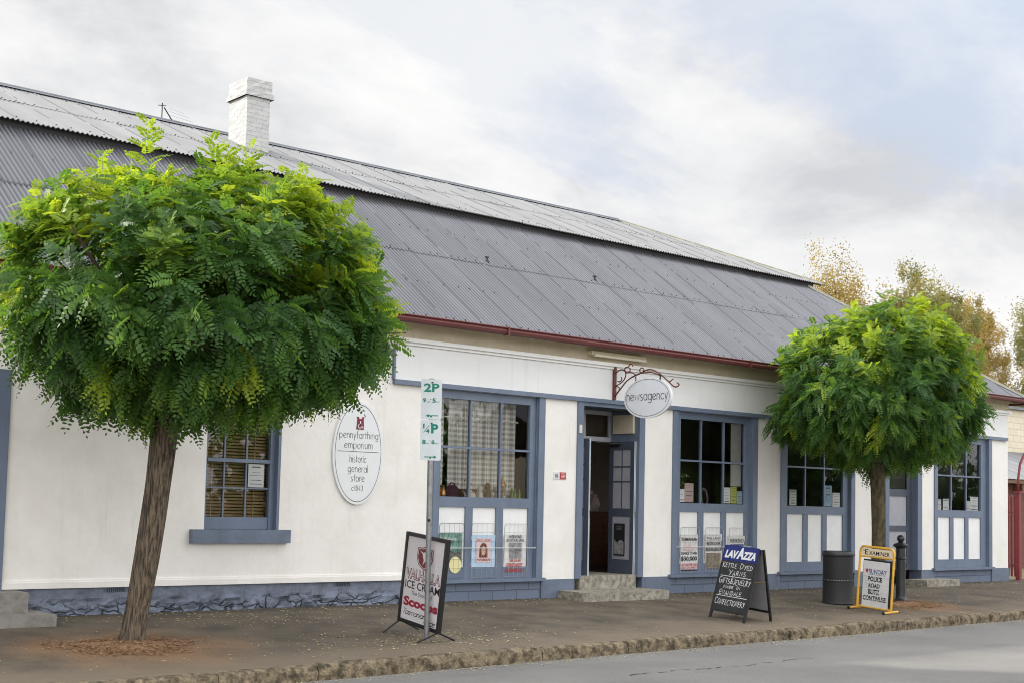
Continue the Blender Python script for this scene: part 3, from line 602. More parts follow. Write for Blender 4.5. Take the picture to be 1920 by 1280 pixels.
# rear and end slopes
b = MB(); yb = 2*YR
rz = ZR-.01; ex = 23.0
b.add([(XL-.35, YR, rz), (ex, YR, rz), (26.4, yb-YU, ZU), (XL-.35, yb-YU, ZU)], [(0, 1, 2, 3)])
b.add([(XL-.35, yb-YB, ZB), (26.3, yb-YB, ZB), (30.02, yb-YE, ZE), (XL-.35, yb-YE, ZE)], [(0, 1, 2, 3)])
b.add([(ex+.1, YR, rz-.02), (26.5, YU+.05, ZU-.01), (26.5, yb-YU, ZU-.01)], [(0, 1, 2)])
b.add([(26.3, YB, ZB-.005), (30.02, YE, ZE-.005), (30.02, yb-YE, ZE-.005), (26.3, yb-YB, ZB-.005)], [(0, 1, 2, 3)])
b.add([(XL-.3, YE, ZE-.02), (XL-.3, YB, ZB-.02), (XL-.3, YU, ZU-.02), (XL-.3, YR, ZR-.03), (XL-.3, yb-YU, ZU-.02), (XL-.3, yb-YE, ZE-.02)], [(0, 1, 2, 3, 4, 5)])
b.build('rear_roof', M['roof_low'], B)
# ridge and hip cappings
b = MB()
def cap(p0, p1, r_, wing):
    p0, p1 = V(p0), V(p1); b.tube([p0, p1], r_, 10)
    t = (p1-p0).normalized(); s_ = t.cross(V(0, 0, 1)).normalized()
    for sg in (-1, 1):
        dn = V(0, 0, -wing*.42); a = s_*sg*wing
        b.add([p0+V(0, 0, r_*.3), p1+V(0, 0, r_*.3), p1+a+dn, p0+a+dn], [(0, 1, 2, 3)])
cap((XL-.35, YR, ZR+.045), (23.3, YR, ZR+.045), .03, .16)
b.build('ridge_cap', M['ridge'], B, smooth='auto')
b = MB(); cap((23.3, YR, ZR+.04), (26.65, YU+.02, ZU+.03), .025, .13); cap((26.25, 3.38, ZB+.03), (30.02, YE+.03, ZE+.04), .03, .13); b.build('hip_cap', M['hipcap'], B, smooth='auto')
# roofing nails
b = MB(); rk = random.Random(8)
for yy, zf, zt in ((-.22, ZE, T1), (.75, ZE, T1), (1.74, ZE+.012, T1), (2.55, ZE+.012, T1)):
    i = 0; x_ = 5.0
    while x_ < 29.0-max(yy, 0):
        if rk.random() < .8: b.lathe((x_, yy, zf+(yy-YE)*zt+.012), [(.010, -.004), (.010, .006), (.003, .011)], 5)
        x_ += .0762*rk.choice((2, 3, 3, 4))
for yy, zf in ((3.5, ZU), (5.25, ZU+.012), (6.6, ZU+.012)):
    x_ = 6.0
    while x_ < 23.5:
        if rk.random() < .7: b.lathe((x_, yy, zf+(yy-YU)*T2+.012), [(.012, -.004), (.011, .008), (.004, .014)], 5)
        x_ += .0762*rk.choice((2, 3, 3, 4))
tag(b.build('roofing_nails', M['nail'], B), kind='stuff')
# little raised flashings on the lower roof
for px in (14.9, 17.55):
    b = MB(); z0 = ZE+(1.78-YE)*T1+.02; b.lathe((px, 1.78, z0), [(.05, -.03), (.035, .015), (.016, .035), (.014, .075)], 8); b.box(px-.05, px+.02, 1.75, 1.79, z0+.06, z0+.085)
    b.build('roof_vent', M['nail'], B)
# chimney
b = MB()
def wob(x0, x1, y0, y1, z0, z1, n=10, a=.006, seed=0):
    rk = random.Random(seed); cor = [(x0, y0), (x1, y0), (x1, y1), (x0, y1)]; ring = []
    for (ax, ay), (bx, by) in zip(cor, cor[1:]+cor[:1]):
        for k in range(5): ring.append((ax+(bx-ax)*k/5, ay+(by-ay)*k/5))
    m_ = len(ring); vs = []
    for j in range(n+1):
        for (x_, y_) in ring: vs.append((x_+rk.uniform(-a, a), y_+rk.uniform(-a, a), z0+(z1-z0)*j/n))
    b.add(vs, [(j*m_+k, j*m_+(k+1) % m_, (j+1)*m_+(k+1) % m_, (j+1)*m_+k) for j in range(n) for k in range(m_)]+[tuple(n*m_+k for k in range(m_))])
CX0, CX1, CY0, CY1 = 12.11, 12.62, 5.53, 6.2
wob(CX0+.005, CX1-.02, CY0, CY1, 7.3, 8.98, 18, .006, 1); wob(CX0-.045, CX1+.045, CY0-.045, CY1+.045, 8.98, 9.07, 2, .008, 2); wob(CX0-.015, CX1+.01, CY0-.012, CY1+.012, 9.07, 9.32, 4, .008, 3)
b.build('chimney', M['chimney'], B)

# display windows
for wi, (xl, xr, gl, m1, m2, gr) in enumerate(WINS):
    b = MB()
    b.box(xl, xl+.12, -.03, .1, .336, 3.265).box(xr-.135, xr, -.03, .1, .336, 3.265)
    b.box(xl+.12, xl+.135, .03, .1, .336, 3.265).box(xr-.15, xr-.135, .015, .1, .336, 3.265)
    b.box(xl+.135, gl, .045, .12, .336, 3.265).box(gr, xr-.15, .045, .12, .336, 3.265)
    b.box(gl, gr, .045, .12, 3.13, 3.265).box(gl, gr, .045, .12, 1.452, 1.61).box(gl, gr, .045, .12, .336, .517)
    for q in (m1, m2): b.box(q-.075, q+.07, .046, .12, .517, 1.452).box(q-.016, q+.016, .06, .115, 1.61, 2.362).box(q-.016, q+.016, .06, .115, 2.395, 3.13)
    b.box(gl, gr, .055, .116, 2.362, 2.395)
    wf = b.build('display_window', M['blue'], B)
    b = MB()
    for a0, a1 in ((gl, m1-.075), (m1+.07, m2-.075), (m2+.07, gr)): b.box(a0, a1, .075, .11, .517, 1.452)
    b.build('panel', M['white'], wf)
    b = MB(); b.add([(gl, .09, 1.61), (gr, .09, 1.61), (gr, .09, 3.13), (gl, .09, 3.13)], [(0, 1, 2, 3)]); b.build('pane', M['glass'], wf)
    b = MB(); b.box(xl-.07, xr+.03, -.085, .1, .282, .335); b.build('sill', M['blue'], wf)
    b = MB(); b.box(xl+.14, xr-.14, .13, .85, 1.52, 1.56); b.build('shelf', M['timber'], wf)
# sash window behind the near tree
b = MB(); WX0, WX1 = 8.64, 9.79
b.box(WX0, WX0+.012, .005, .2, .91, 2.86).box(WX1-.04, WX1, .004, .2, .91, 2.86).box(WX0+.012, WX1-.04, .02, .2, 2.83, 2.86)
b.box(WX0+.012, WX0+.08, .12, .2, 1.085, 2.83).box(WX1-.11, WX1-.04, .10, .2, 1.085, 2.83)
g0, g1 = WX0+.08, WX1-.11
b.box(g0, g1, .12, .18, 1.085, 1.25).box(g0, g1, .11, .18, 2.0, 2.05).box(g0, g1, .12, .18, 2.76, 2.83)
for q in (8.985, 9.325): b.box(q-.011, q+.011, .13, .17, 1.25, 1.638).box(q-.011, q+.011, .13, .17, 1.658, 2.0).box(q-.011, q+.011, .13, .17, 2.05, 2.76)
b.box(g0, g1, .125, .172, 1.638, 1.658)
sw = b.build('sash_window', M['blue'], B)
b = MB(); b.add([(g0, .15, 1.25), (g1, .15, 1.25), (g1, .15, 2.76), (g0, .15, 2.76)], [(0, 1, 2, 3)]); b.build('pane', M['glass'], sw)
b = MB(); b.box(8.43, 9.93, -.10, .11, .9, 1.083); b.build('sill', M['plinth'], sw)
b = MB(); z_ = 1.12
while z_ < 2.82:
    b.add([(g0-.03, .24, z_), (g1+.03, .24, z_), (g1+.03, .275, z_+.03), (g0-.03, .275, z_+.03)], [(0, 1, 2, 3)]); z_ += .045
for q in (8.85, 9.5): b.box(q, q+.01, .232, .238, 1.12, 2.82)
tag(b.build('venetian_blind', M['blind']), 'brown slatted wooden blind hanging inside the sash window behind the near tree', 'blind')
# left doorway at the edge of the photo
b = MB(); b.box(5.73, 5.97, -.04, .3, .33, 3.0).box(4.55, 4.73, -.04, .3, .33, 3.0).box(4.73, 5.73, -.02, .3, 2.85, 2.95)
dl = b.build('door_frame', M['blue'], B)
b = MB(); b.box(4.73, 5.73, .16, .2, .36, 2.85)
for z0, z1 in ((.5, 1.1), (1.25, 2.0), (2.12, 2.7)):
    for x0, x1 in ((4.85, 5.17), (5.29, 5.61)): b.box(x0, x1, .145, .16, z0, z1)
b.build('door', M['bluedark'], B)
b = MB(); b.box(4.2, 6.14, -.46, .02, .10, .335).box(4.0, 6.33, -.86, .02, -.08, .10); b.build('stone_steps', M['stonegrey'], B)

# main entrance: recess, transom, two leaves folded outward against the reveals
b = MB(); b.box(15.47, 15.60, -.035, .66, .302, 3.265).box(16.95, 17.09, -.035, .66, .302, 3.265)
b.box(15.60, 16.95, -.02, .03, 3.20, 3.265)
b.build('door_frame', M['blue'], B)
b = MB(); b.box(15.602, 16.948, .03, .66, 3.2, 3.22)
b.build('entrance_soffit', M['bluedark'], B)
b = MB(); b.box(15.602, 16.948, .66, .72, 2.66, 2.74).box(15.602, 16.948, .66, .72, 3.13, 3.265).box(15.602, 15.66, .66, .72, 2.74, 3.13).box(16.89, 16.948, .66, .72, 2.74, 3.13).box(16.24, 16.31, .66, .72, 2.74, 3.13)
tr = b.build('transom_window', M['greypanel'], B)
b = MB(); b.add([(15.66, .69, 2.74), (16.89, .69, 2.74), (16.89, .69, 3.13), (15.66, .69, 3.13)], [(0, 1, 2, 3)]); b.build('pane', M['glass'], tr)
b = MB(); b.box(16.90, 16.948, .085, .58, 2.80, 3.13); b.build('reveal_board', M['cream'], B)
def leaf(o, u, name='door_leaf'):
    fr = F(o, V(u)*.66, (0, 0, 2.315)); n_ = fr.n
    b = MB(); H = lambda z: z/2.315
    st = .15
    b.fbox(fr, 0, st, 0, 1, -.02, .02).fbox(fr, 1-st, 1, 0, 1, -.02, .02).fbox(fr, st, 1-st, 0, H(.25), -.02, .02).fbox(fr, st, 1-st, H(1.0), H(1.14), -.02, .02).fbox(fr, st, 1-st, H(2.17), 1, -.02, .02)
    b.fbox(fr, .485, .515, H(1.14), H(2.17), -.012, .012)
    for z_ in (1.60, 1.86): b.fbox(fr, st, .485, H(z_), H(z_+.025), -.011, .011).fbox(fr, .515, 1-st, H(z_), H(z_+.025), -.011, .011)
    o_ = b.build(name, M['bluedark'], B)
    b = MB(); b.fbox(fr, st, 1-st, H(.25), H(1.0), -.006, .006); b.build('panel', M['greypanel'], o_)
    b = MB(); b.fbox(fr, st, 1-st, H(1.14), H(2.17), -.003, .003); b.build('pane', M['greypanel'], o_)
    b = MB()
    for q in (-.018, .010): b.fbox(fr, 1.0, 1.012, 0, 1, q, q+.010)
    b.build('edge_strip', M['plate'], o_)
    b = MB()
    for q in (.98, 1.02, 1.06): b.fbox(fr, 1.012, 1.02, H(q), H(q+.022), -.012, .012)
    b.build('latch', M['galv'], o_)
    return o_, fr
lr, lrf = leaf((16.925, .655, .345), (0, -.93, 0))
ll, llf = leaf((15.64, .655, .345), (.33, -.88, 0))
b = MB(); b.tube([(16.88, .38, 2.60), (16.88, .60, 2.60)], .03, 8).tube([(16.87, .4, 2.63), (16.6, .70, 2.64)], .012, 6); b.build('door_closer', M['black'], lr)
fr = F((16.897, .50, .66), (0, -.26, 0), (0, 0, .56)); b = MB(); b.fbox(fr, 0, 1, 0, 1, .0, .006); b.cm = 1; b.fpoly(fr, [(.06, .04), (.94, .04), (.94, .42), (.7, .5), (.3, .4), (.06, .5)], .008)
font_text(b, fr, 'TASMANIAN', .2, .8, .88, .93, .009); font_text(b, fr, 'TABLES', .25, .75, .80, .86, .009)
tag(b.build('poster', [M['inkblack'], M['papergrey']]), 'small black poster with a grey photo on the open right door leaf', 'poster')
# stone steps of the entrance
fr = F((0, 0, 0), (1, 0, 0), (0, 1, 0)); b = MB()
b.fpoly(fr, [(15.10, 0), (15.08, -.2), (15.075, -.55), (15.12, -.665), (16.2, -.68), (17.03, -.70), (17.05, -.6), (17.05, 0)], -.09, .12); b.box(15.604, 16.946, .0, .66, .12, .345).box(15.604, 16.946, .66, 1.2, .30, .342)
b.build('entrance_step', M['stone'], B)
b = MB(); b.box(25.2, 26.5, -.52, -.0, -.08, .115); b.build('entrance_step', M['stone'], B)
# second door behind the far tree
b = MB(); b.box(24.42, 24.56, -.03, .2, .30, 3.265).box(25.63, 25.80, -.03, .2, .30, 3.265).box(24.56, 25.63, -.01, .2, 3.14, 3.265); b.build('door_frame', M['blue'], B)
b = MB(); xa, xb, pa, pb = 24.56, 25.63, 24.74, 25.46
b.box(xa, pa, .13, .18, .3, 3.14).box(pb, xb, .13, .18, .3, 3.14)
for z0, z1 in ((.3, .5), (1.13, 1.25), (1.88, 2.03), (2.98, 3.14)): b.box(pa, pb, .13, .18, z0, z1)
dd = b.build('door', M['bluedark'], B)
b = MB(); b.box(pa, pb, .15, .165, .5, 1.13).box(pa, pb, .15, .165, 1.25, 1.88); b.build('panel', M['greypanel'], dd)
b = MB(); b.add([(pa, .155, 2.03), (pb, .155, 2.03), (pb, .155, 2.98), (pa, .155, 2.98)], [(0, 1, 2, 3)]); b.build('pane', M['glass'], dd)
# small fittings on the wall
b = MB(); b.box(15.665, 16.985, -.13, -.02, 4.06, 4.125); fl = b.build('light_fitting', M['tube'], B)
b = MB(); b.tube([(15.70, -.155, 4.055), (16.95, -.155, 4.055)], .028, 8); b.build('diffuser', M['diffuser'], fl)
b = MB(); b.box(15.49, 15.54, -.06, -.035, 2.73, 2.87); b.box(15.505, 15.525, -.068, -.06, 2.76, 2.80); tag(b.build('door_bell', M['china']), 'small cream bell push on the blue jamb left of the entrance', 'door bell')
b = MB(); b.box(14.95, 15.09, -.012, 0, 1.945, 2.06); b.cm = 1; b.box(14.985, 15.05, -.014, -.012, 1.97, 2.03); tag(b.build('wall_plaque', [M['paper'], M['papergrey']]), 'small pale square plaque on the white pier left of the entrance', 'plaque')
b = MB(); b.box(15.10, 15.235, -.012, 0, 1.945, 2.06); b.cm = 1
for q in range(4): b.box(15.12, 15.215, -.014, -.012, 1.965+q*.022, 1.975+q*.022)
tag(b.build('wall_plaque', [M['red'], M['paperpink']]), 'small red square plaque beside the pale one on the white pier', 'plaque')
# ------------------------------------------------------------ signs on the wall
t = thing('wall_sign', (11.06, 0, 2.2), 'white oval pennyfarthing emporium sign flat on the white wall beside the near tree', 'sign')
fr = F((11.06, 0, 2.205), (1, 0, 0), (0, 0, 1)); b = MB(); b.fpoly(fr, ell(0, 0, .44, .75), 0, .035); b.build('board', M['signwhite'], t)
b = MB(); o1 = ell(0, 0, .405, .712); i1 = ell(0, 0, .399, .704); n = 48
b.add([fr.p(*p, .0375) for p in o1+i1], [(i, (i+1) % n, n+(i+1) % n, n+i) for i in range(n)])
for s, a0, a1, bb in (('pennyfarthing', -.335, .345, .215), ('emporium', -.245, .25, .068), ('historic', -.145, .145, -.135), ('general', -.17, .18, -.277), ('store', -.115, .125, -.413), ('c1843', -.10, .10, -.545)): stroke_text(b, fr, s, a0, a1, bb, .075 if s == 'c1843' else .108, .006, .038, spacing=.16)
b.fbox(fr, -.36, .36, .018, .024, .036, .0385)
b.build('lettering', M['ink'], t)
b = MB(); b.fpoly(fr, [(-.05, .345), (.085, .345), (.075, .50), (.09, .53), (.055, .53), (.045, .50), (.0, .50), (-.01, .53), (-.05, .53), (-.035, .5)], .036, .041); b.cm = 1
for (cx_, cy_, r_) in ((.01, .395, .035), (.062, .372, .013)):
    o1 = ell(cx_, cy_, r_, r_, 20); i1 = ell(cx_, cy_, r_*.72, r_*.72, 20); b.add([fr.p(*p, .043) for p in o1+i1], [(i, (i+1) % 20, 20+(i+1) % 20, 20+i) for i in range(20)])
b.fpoly(fr, [(.0, .43), (.03, .43), (.065, .375), (.055, .375), (.03, .42), (.025, .47), (.012, .47), (.008, .43)], .043)
b.build('emblem', [M['wine'], M['signwhite']], t)

XB = 16.278
t = thing('sign_bracket', (XB, -.06, 3.33), 'scrolled red iron bracket above the entrance carrying the newsagency sign', 'bracket')
b = MB(); b.box(XB-.03, XB+.03, -.085, -.045, 3.34, 3.90); b.build('wall_plate', M['rust'], t)
def bp(zx, zy):
    px_, py_ = 1140+zx/10.667, 670+zy/10.667
    return (XB, -.311-.01225*(px_-1171), 3.34-.00894*(py_-744.75)-.00055*(px_-1215))
def smooth_path(pts, n=4):
    P = [V(bp(*p)) for p in pts]; out = []
    for i in range(len(P)-1):
        p0, p1, p2, p3 = P[max(i-1, 0)], P[i], P[i+1], P[min(i+2, len(P)-1)]
        for k in range(n):
            t_ = k/n; out.append(.5*((2*p1)+(p2-p0)*t_+(2*p0-5*p1+4*p2-p3)*t_*t_+(3*p1-p0-3*p2+p3)*t_**3))
    return out+[P[-1]]
b = MB(); b.tube(smooth_path([(130, 770), (250, 610), (370, 460), (500, 370), (640, 310), (760, 250), (850, 235), (950, 270), (1080, 360), (1200, 470), (1290, 560), (1340, 585), (1390, 570), (1405, 530), (1370, 505)]), .013, 6); b.build('arm', M['rust'], t, True)
for pth in ([(640, 310), (740, 295), (850, 290), (960, 320), (1060, 370)], [(130, 570), (270, 480), (330, 400), (350, 310), (320, 250), (270, 225), (210, 240), (140, 300)], [(185, 460), (230, 470), (265, 430), (260, 375)],
            [(430, 190), (435, 250), (400, 285), (350, 270), (325, 220), (350, 180), (400, 175), (420, 130), (450, 115), (485, 140), (490, 170)], [(345, 295), (440, 290), (510, 305), (535, 340), (510, 375), (480, 370)],
            [(660, 295), (630, 250), (650, 210), (690, 200), (720, 235), (705, 270)], [(150, 560), (215, 590), (215, 640), (170, 700)], [(1215, 480), (1250, 465), (1300, 425)]):
    b = MB(); b.tube(smooth_path(pth), .0105, 6); b.build('scroll', M['rust'], t, True)
t = thing('hanging_sign', (XB, -.86, 3.0), 'pearl white oval newsagency sign hanging out over the footpath', 'sign')
fr = F((XB-.02, -.86, 3.34), (0, -1, 0), (0, 0, 1)); b = MB(); b.fpoly(fr, ell(0, 0, .545, .345), -.035, 0); b.cm = 1; b.fpoly(fr, ell(0, 0, .50, .31), .0015); b.build('board', [M['signwhite'], M['pearl']], t)
b = MB(); o1 = ell(0, 0, .505, .314); i1 = ell(0, 0, .497, .306); b.add([fr.p(*p, .003) for p in o1+i1], [(i, (i+1) % 48, 48+(i+1) % 48, 48+i) for i in range(48)])
stroke_text(b, fr, 'newsagency', -.47, .465, -.04, .16, .0125, .004, spacing=.15); b.build('lettering', M['ink'], t)
for yy, z0, z1 in ((-.60, 3.64, 3.75), (-1.165, 3.63, 3.72)):
    b = MB()
    for k in range(4): zc = z0+(z1-z0)*(k+.5)/4; b.tube([(XB-.036+(.01 if k % 2 else 0)*math.cos(a), yy+.012*math.cos(a)*(0 if k % 2 else 1), zc+.019*math.sin(a)) for a in (2*math.pi*i/10 for i in range(11))], .005, 5)
    b.build('chain', M['black'], t)

# ------------------------------------------------------------ news posters in wire racks, and the rod that holds them
def rack(x0, x1, z0, z1, yy, label, grp='wire racks of news posters below the shop windows'):
    wm = M['wire'] if 'black' in label else M['palewire']; b = MB(); t = thing('wire_rack', ((x0+x1)/2, yy, z0), label, 'wire rack', grp)
    r_ = .0045
    b.tube([(x0+.0, yy, z0), (x0, yy, z1-.04), (x0+.03, yy, z1), (x1-.03, yy, z1), (x1, yy, z1-.04), (x1, yy, z0), (x0, yy, z0)], r_, 5); b.build('rim', wm, t)
    b = MB()
    for k in range(1, 5): xx = x0+(x1-x0)*k/5; b.tube([(xx, yy, z0), (xx, yy, z1)], .0019, 4)
    for k in range(1, 6): zz_ = z0+(z1-z0)*k/6; b.tube([(x0, yy-.003, zz_), (x1, yy-.003, zz_)], .0019, 4)
    b.build('grid', wm, t)
def sheet_thing(x0, x1, z0, z1, yy, m_, label, name='news_poster', cat='poster', group=None, curl=.006):
    t = thing(name, ((x0+x1)/2, yy, z0), label, cat, group); b = MB(); n = 8; rows = []
    for j in range(n+1): rows += [(x0, yy+curl*math.sin(j*1.3), z0+(z1-z0)*j/n), (x1, yy+curl*math.sin(j*1.3+.6), z0+(z1-z0)*j/n)]
    b.add(rows, [(2*j, 2*j+1, 2*j+3, 2*j+2) for j in range(n)])
    b.build('sheet', m_, t, True); return t, F((x0, yy-curl, z0), (x1-x0, 0, 0), (0, 0, z1-z0))
yp = .045
t, fr = sheet_thing(12.64, 13.10, .365, 1.05, yp, M['paperdark'], 'green and dark photo magazine poster with a pale yellow disc, left of three', 'news_poster', 'poster', 'news posters below the left window')
b = MB(); b.fpoly(fr, [(0, .62), (.3, .66), (.7, .55), (1, .6), (1, 1), (0, 1)], .003); b.build('photo', M['papergreen'], t)
b = MB(); font_text(b, fr, 'TASMANIAN', .06, .72, .83, .9, .005); b.build('lettering', M['paper'], t)
b = MB(); b.fpoly(fr, ell(.72, .28, .26, .19, 24), .004); b.build('disc', M['paleyellow'], t)
t, fr = sheet_thing(13.285, 13.775, .365, 1.02, yp, M['paperblue'], 'pale blue magazine poster with a red haired woman on the cover, middle of three', 'news_poster', 'poster', 'news posters below the left window')
b = MB(); b.fpoly(fr, [(.2, .34), (.82, .34), (.82, .92), (.2, .92)], .003); b.build('cover', M['paperpink'], t)
b = MB(); b.fpoly(fr, ell(.5, .64, .17, .17, 20), .0045); b.fpoly(fr, [(.34, .66), (.66, .66), (.68, .46), (.32, .46)], .0048); b.build('hair', M['hair'], t)
b = MB(); b.fpoly(fr, ell(.5, .62, .09, .11, 16), .006); b.build('face', M['skin'], t)
b = MB(); font_text(b, fr, 'EXCLUSIVE', .24, .78, .84, .91, .006); font_text(b, fr, 'WOMAN', .24, .78, .38, .44, .006, .02); b.build('lettering', M['red'], t)
t, fr = sheet_thing(13.955, 14.425, .37, 1.03, yp, M['paper'], 'white Christianity Under Assault news poster with a grey photo, right of three', 'news_poster', 'poster', 'news posters below the left window')
b = MB(); b.fpoly(fr, [(.24, .42), (.8, .42), (.8, .8), (.24, .8)], .003); b.build('photo', M['papergrey'], t)
b = MB(); font_text(b, fr, 'WEEKEND', .2, .8, .91, .98, .005, .01); font_text(b, fr, 'AUSTRALIAN', .1, .88, .825, .895, .005, .01); b.build('title', M['inkblack'], t)
b = MB(); font_text(b, fr, 'SECULAR', .26, .78, .34, .40, .005, .02); font_text(b, fr, 'CHRISTIANITY', .12, .86, .215, .31, .005, .025); font_text(b, fr, 'UNDER ASSAULT', .07, .93, .085, .18, .005, .025); b.build('lettering', M['red'], t)
t, fr = sheet_thing(18.115, 18.60, .37, 1.04, yp, M['paper'], 'white and pink Chance To Win $30,000 news poster, nearest the entrance', 'news_poster', 'poster', 'news posters below the window right of the entrance')
b = MB(); b.fpoly(fr, [(.04, .07), (.96, .07), (.96, .24), (.04, .24)], .003); b.fpoly(fr, [(.2, .6), (.3, .78), (.45, .66), (.55, .8), (.7, .64), (.8, .79), (.78, .58), (.5, .55)], .003); b.build('photo', M['paperpink'], t)
b = MB(); font_text(b, fr, 'TASMANIAN', .06, .94, .83, .92, .005, .02); font_text(b, fr, 'CHANCE TO WIN', .04, .94, .46, .54, .005, .025); font_text(b, fr, '$30,000', .06, .94, .28, .42, .005, .03); b.fpoly(fr, [(.06, .03), (.94, .03), (.94, .05), (.06, .05)], .004); b.build('lettering', M['inkblack'], t)
b = MB(); font_text(b, fr, 'GET YOUR FREE CARD', .08, .92, .165, .225, .006, .015); font_text(b, fr, 'SCRATCH & WIN IT', .08, .92, .085, .145, .006, .015); b.build('small_lettering', M['red'], t)
t, fr = sheet_thing(18.79, 19.265, .37, 1.05, yp, M['paper'], 'cream Restocker Resurgence news poster with a brown photo', 'news_poster', 'poster', 'news posters below the window right of the entrance')
b = MB(); b.fpoly(fr, [(.08, .08), (.92, .08), (.92, .5), (.08, .5)], .003); b.build('photo', M['papersepia'], t)
b = MB(); font_text(b, fr, 'THE LAND', .08, .92, .86, .92, .005); font_text(b, fr, 'RESTOCKER', .1, .9, .70, .80, .005, .025); font_text(b, fr, 'RESURGENCE', .06, .94, .54, .64, .005, .025); b.fpoly(fr, [(.06, .825), (.94, .825), (.94, .83), (.06, .83)], .004); b.build('lettering', M['inkblack'], t)
t, fr = sheet_thing(19.45, 19.92, .37, 1.02, yp, M['paper'], 'white news poster with a dark blue photo, half hidden by the chalkboard', 'news_poster', 'poster', 'news posters below the window right of the entrance')
b = MB(); b.fpoly(fr, [(.1, .35), (.92, .35), (.92, .76), (.1, .76)], .003); b.build('photo', M['navy'], t)
b = MB(); font_text(b, fr, 'WEEKEND', .08, .92, .81, .92, .005, .01); b.build('lettering', M['ink'], t)
for (x0, x1), lb in zip(((12.63, 13.115), (13.275, 13.785), (13.945, 14.435)), ('black rimmed wire rack holding the poster with the pale yellow disc', 'wire rack holding the pale blue poster with the red haired woman', 'wire rack holding the Christianity Under Assault poster')): rack(x0, x1, .36, 1.2, .015, lb)
for (x0, x1), lb in zip(((18.105, 18.61), (18.78, 19.275), (19.44, 19.93)), ('wire rack holding the Chance To Win $30,000 poster', 'wire rack holding the Restocker Resurgence poster', 'wire rack holding the dark blue poster behind the chalkboard')): rack(x0, x1, .36, 1.17, .015, lb)
for x0, x1, lb in ((12.5, 14.59, 'thin white rod across the posters below the left window'), (17.86, 20.05, 'thin white rod across the posters below the window right of the entrance')):
    b = MB(); b.tube([(x0, -.012, .82), (x1, -.012, .815)], .007, 6)
    for q in (x0, x1): b.tube([(q, -.012, .82), (q, .05, .82)], .006, 5)
    tag(b.build('poster_rod', M['rod']), lb, 'rod')

# ------------------------------------------------------------ things in the windows
b = MB(); n = 150; vs = []
for i in range(n+1):
    x_ = 12.5+1.98*i/n; gap = 0
    y_ = .42+.03*math.sin(i*.55)+.015*math.sin(i*1.7)+gap*.1
    vs += [(x_, y_, 1.57), (x_, y_*.98+.01, 3.2)]
b.add(vs, [(2*i, 2*i+2, 2*i+3, 2*i+1) for i in range(n) if not (37 < i < 42)])
tag(b.build('curtain', M['check'], smooth=True), 'grey and white checked curtain hanging inside the left display window', 'curtain')
b = MB(); b.tube([(12.5, .22, 2.86), (14.35, .22, 2.84)], .012, 6); tag(b.build('curtain_rod', M['china']), 'pale rod across the left display window in front of the checked curtain', 'rod')
SZ = 1.56
def item(name, label, cat, x_, y_, parts, group=None, z=SZ):
    t = thing(name, (x_, y_, z), label, cat, group)
    for pn, m_, prof, n_ in parts: MB_ = MB(); MB_.lathe((x_, y_, z), prof, n_); MB_.build(pn, m_, t, 'auto')
    return t
t = item('flower_pot', 'terracotta flower pot on the left window shelf', 'pot', 12.76, .28, [('pot', M['terracotta'], [(.055, 0), (.08, .12), (.09, .12), (.09, .16), (.075, .16), (.07, .13)], 16)])
b = MB(); rk = random.Random(4)
for k in range(9): a = rk.uniform(0, 6.3); b.tube([(12.76, .28, SZ+.13), (12.76+.07*math.cos(a), .28+.07*math.sin(a), SZ+rk.uniform(.26, .36))], .006, 4)
b.build('stems', M['china'], t)
item('jug', 'brown jug beside the terracotta pot in the left window', 'jug', 12.93, .35, [('body', M['brass'], [(.05, 0), (.075, .07), (.06, .15), (.035, .2), (.045, .23), (.03, .23)], 14)])
b = MB(); b.lathe((13.08, .30, SZ), [(.13, 0), (.15, .08), (.13, .17), (.08, .22), (.03, .23)], 12, 1, .6); b.build  # soft bag
t = thing('cloth_bag', (13.08, .30, SZ), 'dark purple cloth bag slumped on the left window shelf', 'bag'); b.build('body', M['purple'], t, True)
b = MB(); b.tube([(13.0, .30, SZ+.2), (13.05, .30, SZ+.27), (13.12, .30, SZ+.26), (13.16, .30, SZ+.18)], .012, 6); b.build('handle', M['purple'], t)
t = thing('basket', (13.45, .45, SZ), 'brown wicker basket at the back of the left window shelf', 'basket'); b = MB(); b.lathe((13.45, .45, SZ), [(.16, 0), (.2, .16), (.21, .18), (.18, .18)], 16); b.build('body', M['wicker'], t, 'auto')
b = MB(); b.tube([(13.45+.2*math.cos(a), .45, SZ+.17+.14*math.sin(a)) for a in (math.pi*i/10 for i in range(11))], .012, 6); b.build('handle', M['wicker'], t)
t = item('teapot', 'white teapot in front of the wicker basket', 'teapot', 13.42, .25, [('body', M['china'], [(.05, 0), (.085, .05), (.08, .1), (.05, .13), (.02, .14), (.018, .165)], 16)])
b = MB(); b.tube([(13.35, .25, SZ+.05), (13.30, .25, SZ+.08), (13.28, .25, SZ+.13)], [.02, .014, .01], 6); b.build('spout', M['china'], t)
item('figurine', 'cream figurine with a round head beside the teapot', 'figurine', 13.60, .24, [('body', M['china'], [(.06, 0), (.055, .09), (.03, .14), (.045, .18), (.04, .22), (.01, .24)], 12)])
item('figurine', 'tan doll figurine near the middle of the left window', 'figurine', 13.77, .26, [('body', M['wicker'], [(.07, 0), (.06, .12), (.03, .17), (.05, .21), (.045, .26), (.01, .29)], 12), ])
item('vase', 'white flower topped vase right of the doll figurine', 'vase', 13.95, .25, [('body', M['china'], [(.03, 0), (.035, .08), (.02, .12), (.06, .17), (.055, .22), (.01, .24)], 10)])
item('cup', 'pale cup standing in front of the lantern', 'cup', 14.06, .2, [('body', M['china'], [(.03, 0), (.04, .09), (.036, .09), (.03, .02)], 12)])
